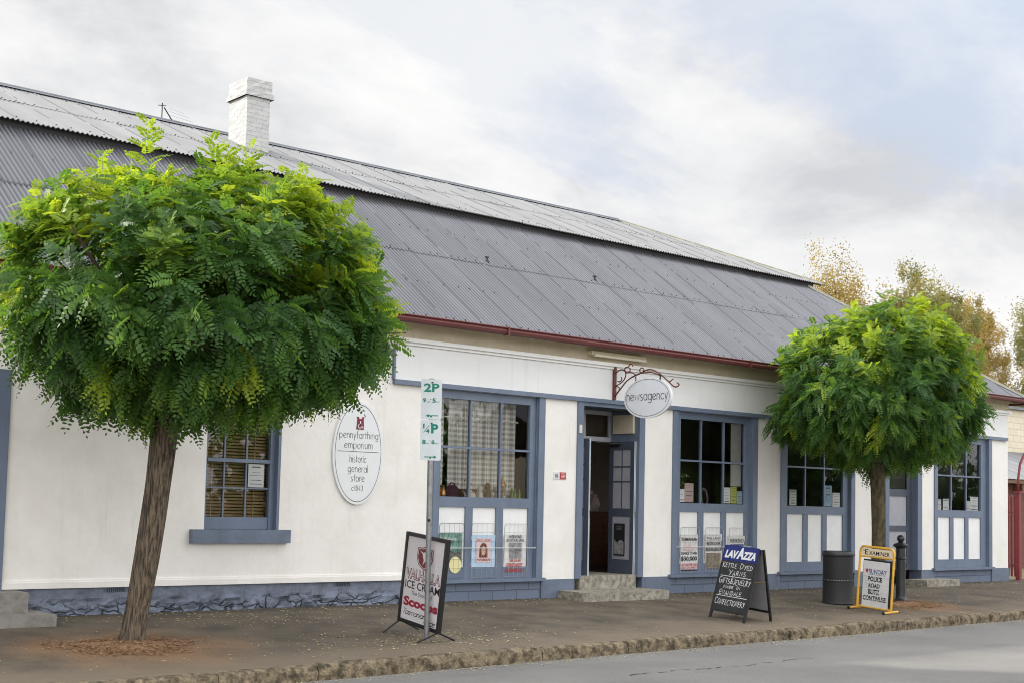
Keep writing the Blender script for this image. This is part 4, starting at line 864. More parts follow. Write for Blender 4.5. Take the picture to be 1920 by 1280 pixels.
t = item('lantern', 'tall brass lantern in the left display window', 'lantern', 14.17, .36, [('base', M['brass'], [(.06, 0), (.06, .03), (.045, .04)], 8), ('cap', M['brass'], [(.062, .25), (.05, .29), (.025, .33), (.02, .37), (.006, .4)], 8)])
b = MB()
for k in range(6): a = k*math.pi/3; b.tube([(14.17+.045*math.cos(a), .36+.045*math.sin(a), SZ+.035), (14.17+.05*math.cos(a), .36+.05*math.sin(a), SZ+.26)], .006, 4)
b.build('cage', M['brass'], t)
b0 = None
for k, (x_, y_, lb) in enumerate(((14.27, .24, 'squat green bottle left of a row of three'), (14.35, .26, 'green bottle in the middle of a row of three'), (14.43, .24, 'green bottle nearest the right window frame'))):
    item('bottle', lb, 'bottle', x_, y_, [('body', M['bottle'], [(.035, 0), (.037, .13), (.014, .17), (.014, .21), (.004, .212)], 10)], 'green bottles in the left window')
def notice(x0, x1, z0, z1, m_, label, yy=.1, dark=True, grp='paper notices inside the shop windows'):
    t = thing('notice', ((x0+x1)/2, yy, z0), label, 'notice', grp); fr = F((x0, yy, z0), (x1-x0, 0, 0), (0, 0, z1-z0)); b = MB(); b.fbox(fr, 0, 1, 0, 1, -.002, 0); b.build('sheet', m_, t)
    b = MB(); rk = random.Random(int(x0*100))
    v_ = .9
    while v_ > .12:
        q = rk.uniform(.25, .42); hh = rk.choice((.015, .015, .03, .06)); b.fpoly(fr, [(.5-q, v_-hh), (.5+q, v_-hh), (.5+q, v_), (.5-q, v_)], .002); v_ -= hh+rk.uniform(.10, .2)
    if dark: b.build('print', M['papergrey'], t)
notice(9.37, 9.62, 1.665, 1.985, M['notice'], 'white notice on the pane of the sash window behind the near tree', .156)
notice(18.10, 18.28, 1.625, 1.86, M['notice'], 'small white notice at the lower left corner of the window right of the entrance')
t_ = notice(18.29, 18.53, 1.625, 1.97, M['paperpink'], 'taller pink and white notice beside the small one right of the entrance', .106)
notice(19.36, 19.56, 1.625, 1.92, M['notice'], 'white notice in the lower right pane right of the entrance')
notice(19.57, 19.74, 1.625, 1.94, M['limeyellow'], 'yellow notice between a white and a blue one')
notice(19.75, 19.90, 1.625, 1.86, M['paperblue'], 'blue green notice against the right frame of the window right of the entrance')
notice(21.34, 21.56, 1.62, 1.93, M['notice'], 'white printed notice at left of the window under the far tree')
notice(22.45, 22.72, 1.62, 2.04, M['paperblue'], 'blue photo notice in the window under the far tree')
notice(22.74, 22.99, 1.61, 1.90, M['notice'], 'white notice right of the blue photo under the far tree')
notice(26.56, 26.76, 1.60, 1.85, M['notice'], 'white notice at far left of the last window')
notice(26.83, 27.07, 1.60, 1.86, M['notice'], 'white notice with a dark heading in the left panes of the last window')
notice(27.78, 27.96, 1.60, 1.83, M['notice'], 'shorter white notice in the right panes of the last window')
notice(27.97, 28.30, 1.60, 1.93, M['notice'], 'tallest white notice at the right edge of the last window')
b = MB(); b.box(19.62, 19.92, .15, .16, 1.95, 3.13); tag(b.build('roller_blind', M['paper']), 'pale blind inside the right side of the window right of the entrance', 'blind')
t = thing('potted_plant', (18.55, .5, SZ), 'white flowering plant in a dark pot behind the notices', 'plant'); b = MB(); b.lathe((18.55, .5, SZ), [(.08, 0), (.11, .15), (.09, .15)], 12); b.build('pot', M['purple'], t, 'auto')
b = MB(); rk = random.Random(6); b.cm = 0
for k in range(140):
    a = rk.uniform(0, 6.3); q = rk.uniform(.02, .24); p = V(18.55+q*math.cos(a), .5+q*math.sin(a)*.7, SZ+.2+rk.uniform(0, .38)); d1 = V(rk.uniform(-1, 1), rk.uniform(-1, 1), rk.uniform(-1, 1)).normalized()*.045; d2 = d1.cross(V(.3, .5, .8)).normalized()*.02
    b.cm = 1 if rk.random() < .25 else 0; b.add([p-d1, p-d2, p+d1, p+d2], [(0, 1, 2, 3)])
b.build('foliage', [M['bottle'], M['china']], t)
t = thing('wreath', (19.18, .42, SZ), 'twig wreath ring standing on the shelf right of the entrance', 'wreath'); b = MB(); b.tube([(19.18+.09*math.cos(a), .42+.02*math.sin(a), SZ+.17+.16*math.sin(a)) for a in (2*math.pi*i/24 for i in range(25))], .022, 7); b.build('ring', M['papergrey'], t, True)
# inside the shop
t = thing('shop_counter', (18.9, 3.0, .335), 'brown timber counter inside the open entrance', 'counter'); b = MB(); b.box(17.7, 20.2, 2.9, 3.5, .336, 1.36)
for k in range(4): b.box(17.8+k*.6, 18.3+k*.6, 2.885, 2.9, .5, 1.2)
b.build('body', M['timber'], t); b = MB(); b.box(17.65, 20.25, 2.85, 3.55, 1.36, 1.41); b.build('top', M['timber'], t)
item('bowl', 'white bowl on the timber counter inside the entrance', 'bowl', 18.75, 3.05, [('body', M['china'], [(.05, 0), (.13, .06), (.17, .15), (.16, .15), (.11, .06)], 16)], None, 1.41)
item('vase', 'pale rounded vase standing on the counter behind the bowl', 'vase', 19.02, 3.2, [('body', M['paperpink'], [(.07, 0), (.13, .12), (.1, .24), (.05, .3), (.07, .34), (.04, .34)], 14)], None, 1.41)
t = thing('book_stack', (18.95, 3.35, 1.41), 'stack of pale boxes at the back of the counter', 'boxes'); b = MB()
for k in range(4): b.box(18.78+.01*k, 19.2-.01*k, 3.38, 3.5, 1.411+k*.11, 1.50+k*.11)
b.build('boxes', M['paperpink'], t)

# ------------------------------------------------------------ parking sign
p0 = V(9.89, -3.336, -.17); p1 = V(9.742, -3.498, 2.98); ax = (p1-p0).normalized()
t = thing('parking_sign', p0, 'grey steel pole carrying two green lettered parking plates', 'parking sign')
b = MB(); b.tube([p0, p1], .034, 12); b.lathe(p1, [(.036, -.02), (.036, .01), (.01, .018)], 12); b.build('pole', M['galv'], t, 'auto')
b = MB(); hp = p0+ax*1.47-V(.5, .0, 0)*0; b.tube([hp-f2*.036, hp-f2*.03], .02, 10); b.build('bolt_hole', M['black'], t)
ux = V(.76, -.65, 0).normalized()
def plate(zb, zt, kind):
    o = p0+ax*((zb+.17)/ax.z)-f2*.045; hgt = (zt-zb)/ax.z; fr = F(o-ux*.125, ux*.25, ax*hgt)
    r_ = .08; pts = []
    ry = r_*.25/hgt
    for cx_, cy_, a0 in ((1-r_, ry, -90), (1-r_, 1-ry, 0), (r_, 1-ry, 90), (r_, ry, 180)): pts += arc(cx_, cy_, r_, ry, a0, a0+90, 5)
    b = MB(); b.fpoly(fr, pts, -.004, 0); po = b.build('sign_plate', M['plate'], t)
    b = MB()
    if kind == 0: font_text(b, fr, '2P', .14, .88, .69, .9, .003, .03); font_text(b, fr, '9', .10, .25, .42, .53, .003, .03); font_text(b, fr, '5', .55, .72, .42, .53, .003, .03); font_text(b, fr, 'AM', .28, .42, .42, .455, .003); font_text(b, fr, 'PM', .75, .89, .42, .455, .003); b.fbox(fr, .44, .5, .50, .512, .0, .003); sg = -1
    else: font_text(b, fr, 'P', .52, .86, .67, .9, .003, .04); font_text(b, fr, '1', .13, .20, .79, .9, .003, .01); font_text(b, fr, '4', .26, .44, .67, .78, .003, .01); b.fpoly(fr, [(.14, .69), (.17, .69), (.43, .86), (.40, .86)], .003); font_text(b, fr, '8', .10, .27, .40, .51, .003, .03); font_text(b, fr, '6', .54, .71, .40, .51, .003, .03); font_text(b, fr, 'AM', .29, .43, .40, .435, .003); font_text(b, fr, 'PM', .74, .88, .40, .435, .003); b.fbox(fr, .45, .51, .48, .492, .0, .003); sg = 1
    Y_ = .085 if kind else .095
    b.fpoly(fr, [(.2, Y_-.009), (.7, Y_-.009), (.7, Y_+.012), (.2, Y_+.012)] if sg > 0 else [(.36, Y_-.009), (.84, Y_-.009), (.84, Y_+.012), (.36, Y_+.012)], .003)
    b.fpoly(fr, [(.66, Y_-.04), (.82, Y_), (.66, Y_+.04)] if sg > 0 else [(.40, Y_+.04), (.24, Y_), (.40, Y_-.04)], .0035)
    b.fpoly(fr, ell(.5, Y_-.022, .05, .02, 10), .003)
    b.build('lettering', M['green'], po)
    b = MB(); b.lathe(fr.p(.54, .92, .004), [(.012, -.006), (.012, .006)], 8); b.build('bolt', M['black'], po)
plate(2.505, 2.985, 0); plate(2.015, 2.50, 1)

# ------------------------------------------------------------ ice cream sign
BL, BR, TL, TR = V(10.109, -2.477, .035), V(9.925, -3.505, -.035), V(10.075, -2.665, 1.118), V(9.891, -3.70, 1.035)
t = thing('pavement_sign', (10.0, -3.0, -.13), 'black framed ice cream sign on splayed feet behind the parking pole', 'pavement sign')
fr = F(BL, BR-BL, TL-BL)
b = MB(); b.fbox(fr, -.03, .02, -.02, 1.02, -.03, .02).fbox(fr, .98, 1.03, -.02, 1.02, -.03, .02).fbox(fr, .02, .98, -.02, .022, -.028, .018).fbox(fr, .02, .98, .978, 1.02, -.028, .018); b.build('frame', M['black'], t)
b = MB(); b.fbox(fr, .02, .98, .022, .978, -.012, .004); b.build('panel', M['lilac'], t)
for a_, tips in ((0.0, ((9.788, -2.573, -.11), (10.414, -2.475, -.108))), (1.0, ((9.641, -3.478, -.153), (10.223, -3.454, -.152)))):
    for q in tips: b = MB(); b.tube([fr.p(a_, -.01, -.005), q], .012, 6); b.build('foot', M['black'], t)
b = MB(); sh = [(.30, .87), (.42, .875), (.5, .895), (.58, .875), (.70, .87), (.71, .76), (.66, .68), (.5, .62), (.34, .68), (.29, .76)]; b.fpoly(fr, sh, .006)
b.cm = 1; o_ = [(.5+(x_-.5)*.9, .765+(y_-.765)*.9) for x_, y_ in sh]; i_ = [(.5+(x_-.5)*.84, .765+(y_-.765)*.84) for x_, y_ in sh]; n = len(sh); b.add([fr.p(*p, .008) for p in o_+i_], [(i, (i+1) % n, n+(i+1) % n, n+i) for i in range(n)])
b.fpoly(fr, [(.44, .80), (.36, .84), (.45, .82), (.5, .83), (.56, .82), (.64, .84), (.56, .80), (.55, .76), (.58, .70), (.52, .73), (.46, .68), (.48, .74), (.45, .77)], .009); b.build('emblem', [M['wine'], M['lilac']], t)
b = MB(); font_text(b, fr, 'VALHALLA', .06, .94, .49, .615, .006, .05); b.build('title_outline', M['wine'], t)
b = MB(); font_text(b, fr, 'VALHALLA', .075, .925, .50, .607, .008, -.008); b.build('title', M['lilac'], t)
b = MB(); font_text(b, fr, 'ICE CREAM', .06, .95, .385, .475, .006, .012); font_text(b, fr, 'The Scoop of', .24, .78, .305, .365, .006); b.build('lettering', M['inkblack'], t)
b = MB(); font_text(b, fr, 'Scoops', .06, .95, .15, .29, .006, .05); b.build('large_lettering', M['crimson'], t)
b = MB(); stroke_text(b, fr, 'Tasmanian', .06, .66, .085, .06, .008, .006, .35, 0, .02); stroke_text(b, fr, 'Made', .62, .92, .035, .06, .008, .006, .35, 0, .02); b.build('script', M['inkblack'], t)

# ------------------------------------------------------------ chalkboard
FL, FR_, BR_ = V(15.699, -2.758, -.124), V(15.595, -3.503, -.158), V(16.272, -3.483, -.157); TL = V(16.033, -2.783, .956); TR = V(15.92, -3.591, .919); BLk = FL+(BR_-FR_)
t = thing('chalkboard_sign', (15.95, -3.1, -.14), 'black folding chalkboard with a blue header standing on the footpath', 'chalkboard')
fr = F(FL, FR_-FL, TL-FL)
b = MB(); b.fbox(fr, -.02, .03, 0, 1.0, -.025, .005).fbox(fr, .97, 1.02, 0, 1.0, -.025, .005).fbox(fr, .03, .97, .10, .13, -.02, .004); b.build('frame', M['black'], t)
b = MB(); b.fbox(fr, .03, .97, .13, 1.0, -.015, .002); b.build('panel', M['chalkboard'], t)
b = MB(); b.fbox(fr, .0, 1.0, .80, 1.012, .002, .007); b.build('header', M['navy'], t)
bk = F(BR_, BLk-BR_, (TR+V(.03, 0, 0))-BR_)
b = MB(); b.fbox(bk, -.02, .03, 0, 1.0, -.02, .006).fbox(bk, .97, 1.02, 0, 1.0, -.02, .006).fbox(bk, .03, .97, .12, .15, -.02, .006); b.build('rear_frame', M['black'], t)
b = MB(); b.fbox(bk, .03, .97, .15, 1.0, -.008, .0); b.build('rear_panel', M['greypanel'], t)
b = MB(); b.tube([fr.p(.99, .55, -.01), bk.p(.01, .55, 0)], .006, 5); b.build('stay', M['brass'], t)
b = MB(); b.tube([fr.p(.45, 1.0, 0), fr.p(.45, 1.03, 0), fr.p(.55, 1.03, 0), fr.p(.55, 1.0, 0)], .008, 5); b.build('handle', M['galv'], t)
b = MB()
for s, a0, a1, bb, h_ in (('LAV', .05, .44, .835, .11), ('A', .40, .60, .835, .16), ('ZZA', .57, .95, .835, .11)): font_text(b, fr, s, a0, a1, bb, bb+h_, .009, .06, .2)
b.build('logo', M['signwhite'], t)
b = MB()
for s, a0, a1, bb, h_ in (('KETTLE', .06, .47, .705, .075), ('DYED', .57, .93, .70, .075), ('YARNS', .28, .78, .605, .075), ('GIFTS&JEWELRY', .05, .96, .485, .085), ('MADE', .22, .50, .425, .04), ('IN', .60, .70, .425, .04), ('EVANDALE', .13, .77, .335, .065), ('CONFECTIONERY', .06, .93, .20, .085)):
    stroke_text(b, fr, s, a0, a1, bb, h_, .0085, .007, .05, .06, .14, .8)
for v_ in (.585, .315): b.fpoly(fr, [(.06, v_), (.95, v_-.004), (.95, v_+.004), (.06, v_+.007)], .007)
b.build('lettering', M['chalk'], t)

# ------------------------------------------------------------ newspaper stand sign
bL, bR, TL, TR = V(19.565, -2.712, -.102), V(19.394, -3.491, -.137), V(19.547, -2.794, .944), V(19.367, -3.614, .914)
t = thing('newspaper_sign', (19.48, -3.1, -.14), 'yellow tubular newspaper headline sign beside the black bin', 'pavement sign')
fr = F(bL, bR-bL, TL-bL)
pts = [fr.p(0, 0), fr.p(0, .90)]+[fr.p(*p) for p in arc(.1, .9, .1, .1, 180, 90, 5)]+[fr.p(*p) for p in arc(.9, .9, .1, .1, 90, 0, 5)]+[fr.p(1, .9), fr.p(1, 0)]
b = MB(); b.tube(pts, .02, 8); b.tube([fr.p(0, .03), fr.p(1, .03)], .016, 8); b.tube([fr.p(0, .84), fr.p(1, .84)], .014, 6); b.build('frame', M['yellow'], t, 'auto')
for q0, q1 in (((19.23, -2.743, -.105), (19.976, -2.644, -.1)), ((18.896, -3.626, -.143), (19.738, -3.472, -.137))):
    mid = (V(q0)+V(q1))*.5; d = V(q1)-V(q0); d.z = 0; d = d.normalized()*.30
    base = fr.p(0 if q0[1] > -3 else 1, 0); base = V(base.x, base.y, gz(base.y)+.024)
    b = MB(); b.tube([base-d, base+d], .021, 8); fo = b.build('foot', M['yellow'], t, 'auto')
    for sg in (-1, 1): b = MB(); b.tube([base+d*sg*.94, base+d*sg*1.05], .025, 8); b.build('foot_cap', M['black'], fo, 'auto')
b = MB(); b.fbox(fr, .04, .96, .855, .975, -.006, .006); hb = b.build('header', M['creamsign'], t)
b = MB(); font_text(b, fr, 'THE', .08, .15, .925, .945, .008); font_text(b, fr, 'E', .15, .25, .872, .955, .008, .01); font_text(b, fr, 'XAMINER', .27, .88, .872, .938, .008, .01); b.build('lettering', M['inkblack'], hb)
b = MB(); b.fbox(fr, .11, .95, .06, .80, -.012, -.004); b.build('backing', M['black'], t)
t2 = thing('headline_poster', fr.p(.5, .08, .0), 'white Police Road Blitz Continues headline poster in the yellow stand', 'poster')
b = MB(); b.fbox(fr, .13, .9, .045, .775, 0, .004); b.build('sheet', M['paper'], t2)
b = MB()
for s, a0, a1, v0, v1 in (('POLICE', .28, .70, .45, .53), ('ROAD', .31, .64, .345, .425), ('BLITZ', .31, .64, .245, .325), ('CONTINUES', .16, .84, .14, .22)): font_text(b, fr, s, a0, a1, v0, v1, .006, .04)
b.build('lettering', M['inkblack'], t2)
b = MB(); font_text(b, fr, 'SUNDAY', .30, .82, .575, .645, .006, .01); b.fbox(fr, .28, .78, .56, .565, .004, .006); b.build('title', M['navy'], t2)
b = MB(); b.fpoly(fr, [(.2, .63), (.24, .645), (.28, .63), (.27, .60), (.24, .58), (.21, .60)], .006); b.build('emblem', M['crimson'], t2)
b = MB()
for k in range(1, 5): b.tube([fr.p(.13+.77*k/5, .045, .008), fr.p(.13+.77*k/5, .775, .008)], .0025, 4)
for k in range(1, 6): b.tube([fr.p(.13, .045+.73*k/6, .008), fr.p(.9, .045+.73*k/6, .008)], .0025, 4)
b.build('wire_grid', M['rod'], t)

# ------------------------------------------------------------ bin and bollard
bc = V(19.84, -2.12, gz(-2.12)-.005)
t = thing('litter_bin', bc, 'round black steel litter bin beside the far tree', 'bin')
b = MB(); b.lathe(bc, [(.265, .0), (.275, .02), (.262, .05), (.262, .40), (.269, .405), (.269, .435), (.262, .44), (.262, .84), (.24, .84), (.24, .3)], 40); b.build('body', M['bin'], t, 'auto')
b = MB(); b.lathe(bc, [(.262, .842), (.285, .845), (.29, .87), (.282, .9), (.27, .925), (.235, .925), (.23, .85)], 40); b.build('rim', M['iron'], t, 'auto')
b = MB(); n = 60
for k in range(n):
    a = 2*math.pi*k/n; p = bc+V(.2715*math.cos(a), .2715*math.sin(a), .422); tg = V(-math.sin(a), math.cos(a), 0); nn = V(math.cos(a), math.sin(a), 0)
    b.add([p-tg*.008-V(0, 0, .007), p+tg*.002-V(0, 0, .009), p+tg*.009+V(0, 0, .008), p-tg*.001+V(0, 0, .009)], [(0, 1, 2, 3)])
b.build('perforated_band', M['galv'], t)
q = V(21.58, -2.25, gz(-2.25)-.01); t = thing('bollard', q, 'black iron bollard with a ball top behind the newspaper sign', 'bollard')
b = MB(); b.lathe(q, [(.135, 0), (.135, .04), (.11, .06), (.092, .09), (.088, .12), (.084, .78), (.10, .785), (.11, .80), (.10, .82), (.086, .825), (.084, .98), (.10, 1.0), (.135, 1.02), (.14, 1.04), (.12, 1.06), (.07, 1.085), (.04, 1.10)], 20); b.build('post', M['iron'], t, 'auto')
b = MB(); b.lathe(q, [(.035, 1.10)]+[(.07*math.sin(a), 1.16-.07*math.cos(a)) for a in (math.pi*(i+2)/12 for i in range(10))], 16); b.build('ball', M['iron'], t, True)
b = MB(); c_ = q+V(.08, -.05, .66); b.tube([c_+V(.03*math.cos(a), 0, .04*math.sin(a)) for a in (2*math.pi*i/10 for i in range(11))], .007, 5); b.build('ring', M['iron'], t)

# ------------------------------------------------------------ TV antenna
q = V(11.15, YR+.1, ZR+.03); t = thing('tv_antenna', q, 'dark thin television antenna on the roof ridge left of the chimney', 'antenna')
b = MB(); b.tube([q, q+V(0, 0, .36)], .011, 6); b.tube([q+V(.26, 0, 0), q+V(.04, 0, .28)], .013, 6); b.build('mast', M['darktimber'], t)
b = MB()
for k, z_ in enumerate((.1, .17, .24, .3)): b.tube([q+V(.2, .1, z_+.02), q+V(.9-.1*k, .3, z_+.04)], .0022, 4)
b.tube([q+V(-.08, 0, .3), q+V(.1, .05, .34)], .012, 5); b.build('elements', M['galv'], t)

# ------------------------------------------------------------ trees
def add_mesh(name, verts, quads, m_, parent, tint=None, smooth=False):
    me = bpy.data.meshes.new(name); nv, nf = len(verts), len(quads); k = quads.shape[1]
    me.vertices.add(nv); me.vertices.foreach_set('co', verts.astype(np.float32).ravel())
    me.loops.add(nf*k); me.loops.foreach_set('vertex_index', quads.astype(np.int32).ravel())
    me.polygons.add(nf); me.polygons.foreach_set('loop_start', np.arange(0, nf*k, k, dtype=np.int32))
    me.update(calc_edges=True)
    if tint is not None:
        at = me.attributes.new('tint', 'FLOAT', 'POINT'); at.data.foreach_set('value', tint.astype(np.float32))
    me.materials.append(m_)
    o = bpy.data.objects.new(name, me); COL.objects.link(o); o.parent = parent; return o
def norm(a): return a/np.maximum(np.linalg.norm(a, axis=-1, keepdims=True), 1e-9)
def robinia(base, top, ctr, rx, ryy, upz, dnz, r0, r1, nfr, seed, label, bark, ymax, shoots, sq=2.4, tilt=0.0, leaf=1.0):
    g = np.random.default_rng(seed); base, top, ctr = np.array(base), np.array(top), np.array(ctr)
    t = thing('robinia_tree', tuple(base), label, 'tree')
    b = MB(); rk = random.Random(seed); pts = []; rs = []
    for i in range(9):
        q = i/8; p = base*(1-q)+top*q; bend = .05*math.sin(q*3.1); pts.append((p[0]+bend*.6, p[1]-bend*.4, p[2]-.04*(i == 0))); rs.append(r0*(1.14 if i == 0 else 1)*(1-q)+r1*q)
    n = 18; vs = []
    for (x_, y_, z_), r_ in zip(pts, rs):
        for k in range(n):
            a = 2*math.pi*k/n; rr = r_*(1+.07*math.sin(5*a+1)+.05*math.sin(9*a+z_*2)+rk.uniform(-.02, .02)); vs.append((x_+rr*math.cos(a), y_+rr*math.sin(a), z_))
    b.add(vs, [(i*n+k, i*n+(k+1) % n, (i+1)*n+(k+1) % n, (i+1)*n+k) for i in range(8) for k in range(n)])
    b.build('trunk', bark, t, True)
    b = MB()
    for k in range(11):
        a = 2*math.pi*k/11+rk.uniform(-.2, .2); el = rk.uniform(.1, 1.1); tp = top+np.array([0, 0, -.05]); L_ = rk.uniform(.7, .95)
        e_ = ctr+np.array([rx*math.cos(a)*math.cos(el)*L_, ryy*math.sin(a)*math.cos(el)*L_, upz*math.sin(el)*L_-.1])
        mid = tp*.45+e_*.55+np.array([0, 0, .22]); b.tube([tp, (tp*.7+mid*.3)+np.array([0, 0, .05]), mid, e_], [r1*.55, r1*.4, r1*.25, .01], 6)
        for s_ in range(3):
            e2 = mid+g.normal(0, .5, 3)*np.array([1, 1, .6]); b.tube([mid, (mid+e2)/2+np.array([0, 0, .05]), e2], [.025, .016, .006], 4)
    b.build('limbs', M['twig'], t, True)
    # leafy shoots spread over a lumpy dome, each a rosette of arching pinnate leaves
    nsh = nfr//15
    d = norm(g.normal(0, 1, (nsh, 3))); up_ = d[:, 2] > 0
    ex = np.where(up_[:, None], np.sign(d)*np.abs(d)**(2/sq), np.sign(d)*np.abs(d)**(2/2.1))
    lump = np.ones(nsh); lc = norm(g.normal(0, 1, (30, 3))); la = g.uniform(-.20, .13, 30)
    for c_, a_ in zip(lc, la): lump += a_*np.exp(-((d-c_)**2).sum(1)/.06)
    rad = np.where(g.random(nsh) < .66, g.uniform(.86, 1.0, nsh), g.uniform(.42, .84, nsh))
    sc = np.stack([np.full(nsh, rx), np.full(nsh, ryy), np.where(up_, upz, dnz)], 1)
    ctr_s = ctr+ex*sc*(rad*lump)[:, None]
    ctr_s[:, 2] += tilt*(ctr_s[:, 0]-ctr[0])
    ow = norm(ex/sc); hz_s = np.clip((ctr_s[:, 2]-ctr[2])/upz, -1, 1)
    sdir = norm(ow+np.array([0, 0, 1.0])*(np.clip(hz_s, 0, 1)*.5-np.clip(.35-hz_s, 0, 1)*.75)[:, None]+g.normal(0, .25, (nsh, 3)))
    r_xy = np.hypot((ctr_s[:, 0]-ctr[0])/rx, (ctr_s[:, 1]-ctr[1])/ryy)
    ok = ~((~up_) & (r_xy < .22) & (rad > .6)); ctr_s, sdir, ow, hz_s, rad = ctr_s[ok], sdir[ok], ow[ok], hz_s[ok], rad[ok]; nsh = len(ctr_s)
    per_ = 15; si = np.repeat(np.arange(nsh), per_); kk = np.tile(np.arange(per_), nsh); nfr = nsh*per_
    aa = kk*2.399+np.repeat(g.uniform(0, 6.28, nsh), per_); q_ = kk/per_
    e1 = norm(np.cross(sdir, norm(g.normal(0, 1, (nsh, 3))))); e2 = np.cross(sdir, e1)
    pos = ctr_s[si]-sdir[si]*(.34*(1-q_))[:, None]+g.normal(0, .03, (nfr, 3))
    dr = norm(sdir[si]*(.35+.5*q_)[:, None]+e1[si]*np.cos(aa)[:, None]+e2[si]*np.sin(aa)[:, None]+np.array([0, 0, -1.0])*np.clip(.45-hz_s[si], 0, 1)[:, None]*.8+g.normal(0, .14, (nfr, 3)))
    outw = norm(ow[si]*.6+sdir[si]*.6); Lf = leaf*g.uniform(.25, .40, nfr)*(1-.22*q_)
    keep = pos[:, 1] < ymax-.1
    # sunlight painted into the tint: shoots yellower towards the crown top, young tips yellower; the shade of green varies from shoot to shoot
    cl = norm(g.normal(0, 1, (40, 3))); cv_ = g.uniform(0, 1, 40); cid = np.argmax(norm(ctr_s-ctr)@cl.T, 1)
    ts = .10+.20*cv_[cid]+.22*g.random(nsh)+.42*(g.random(nsh) < .30*np.clip(hz_s+.25, .08, 1))+.24*np.clip(hz_s, 0, 1)
    tint = np.clip(ts[si]+.16*q_+g.normal(0, .04, nfr), 0, 1)
    # long leading shoots that break the outline at the top
    sp, sdr, sl_, st = [], [], [], []
    for (sx_, sy_, sz_, h_, n_) in shoots:
        o_ = np.array([sx_, sy_, sz_]); ln = norm(np.array([g.normal(0, .18), g.normal(0, .18), 1.0]))
        for k in range(n_):
            q = k/n_; a = k*2.4; sp.append(o_+ln*h_*q); sdr.append(norm(np.array([math.cos(a), math.sin(a), .55+.5*q]))); sl_.append((.34-.16*q)); st.append(.62+.3*g.random())
    if sp:
        pos = np.concatenate([pos, sp]); dr = np.concatenate([dr, sdr]); Lf = np.concatenate([Lf, sl_]); tint = np.concatenate([tint, st]); keep = np.concatenate([keep, np.ones(len(sp), bool)]); outw = np.concatenate([outw, np.tile([0, 0, 1.0], (len(sp), 1))])
    pos, dr, Lf, tint, outw = pos[keep], dr[keep], Lf[keep], tint[keep], outw[keep]; nfr = len(pos)
    nrm = norm(outw*.8+np.array([0, 0, .7])+g.normal(0, .4, (nfr, 3))); nrm = norm(nrm-dr*(nrm*dr).sum(1)[:, None]); side = np.cross(dr, nrm)
    NP = 8; V_, T_ = [], []
    for k in range(NP*2+1):
        sg = 1 if k % 2 else -1; f_ = (k//2+.8)/(NP+.6)
        if k == NP*2: f_ = 1.0; sg = 0
        droop = -.30*f_*f_
        o_ = pos+dr*(Lf*f_)[:, None]+np.array([0, 0, 1.0])*(droop*Lf)[:, None]
        ll_ = Lf*(.235*math.sin(math.pi*min(.25+f_*.62, .93))+.04)*g.uniform(.85, 1.15, nfr)
        ld = norm(side*sg*1.0+dr*(.42 if sg else 1.0)-nrm*.18+g.normal(0, .10, (nfr, 3)))
        lw = np.cross(ld, nrm); lw = norm(lw)
        wv = ll_*.23
        tipp = o_+ld*ll_[:, None]; mid1 = o_+ld*(ll_*.35)[:, None]; mid2 = o_+ld*(ll_*.74)[:, None]
        V_.append(np.stack([o_, mid1+lw*wv[:, None], mid2+lw*(wv*.92)[:, None], tipp-nrm*(ll_*.05)[:, None], mid2-lw*(wv*.92)[:, None], mid1-lw*wv[:, None]], 1)); T_.append(np.clip(tint+g.normal(0, .05, nfr), 0, 1))
    Vv = np.stack(V_, 1).reshape(-1, 3); Tt = np.repeat(np.stack(T_, 1).reshape(-1), 6); nl = len(Vv)//6
    ix = (np.arange(nl)*6)[:, None]; q = np.concatenate([ix+np.array([[0, 1, 2, 5]]), ix+np.array([[5, 2, 3, 4]])], 0)
    # close each leaflet as two quads sharing an edge
    add_mesh('crown', Vv-base, q, M['robinia'], t, Tt)
    return t
robinia((6.647, -2.188, -.11), (6.80, -2.50, 2.35), (7.03, -2.86, 3.45), 2.19, 2.0, 1.88, 1.2, .126, .146, 8800, 3, 'large round crowned green tree with a leaning trunk in front of the left wall', M['trunk'], -.55,
        [(6.35, -2.7, 4.98, .66, 18), (7.1, -2.9, 5.05, .5, 16), (6.0, -2.5, 4.75, .5, 12), (7.4, -3.1, 4.95, .5, 16), (7.3, -2.8, 5.0, .45, 12), (8.0, -3.4, 4.6, .4, 12), (8.5, -4.0, 3.7, .4, 10)], 2.15, .04)
robinia((21.36, -1.89, -.095), (21.25, -1.95, 2.4), (21.04, -2.16, 3.50), 2.16, 1.85, 1.92, 1.2, .125, .125, 11000, 9, 'smaller round crowned green tree beside the litter bin near the right corner', M['trunkmoss'], -.15,
        [(21.0, -2.3, 4.9, .4, 10), (21.6, -2.4, 4.9, .42, 10), (20.6, -2.2, 4.75, .35, 9), (22.0, -2.5, 4.7, .35, 9)], 2.25, 0.0, .82)

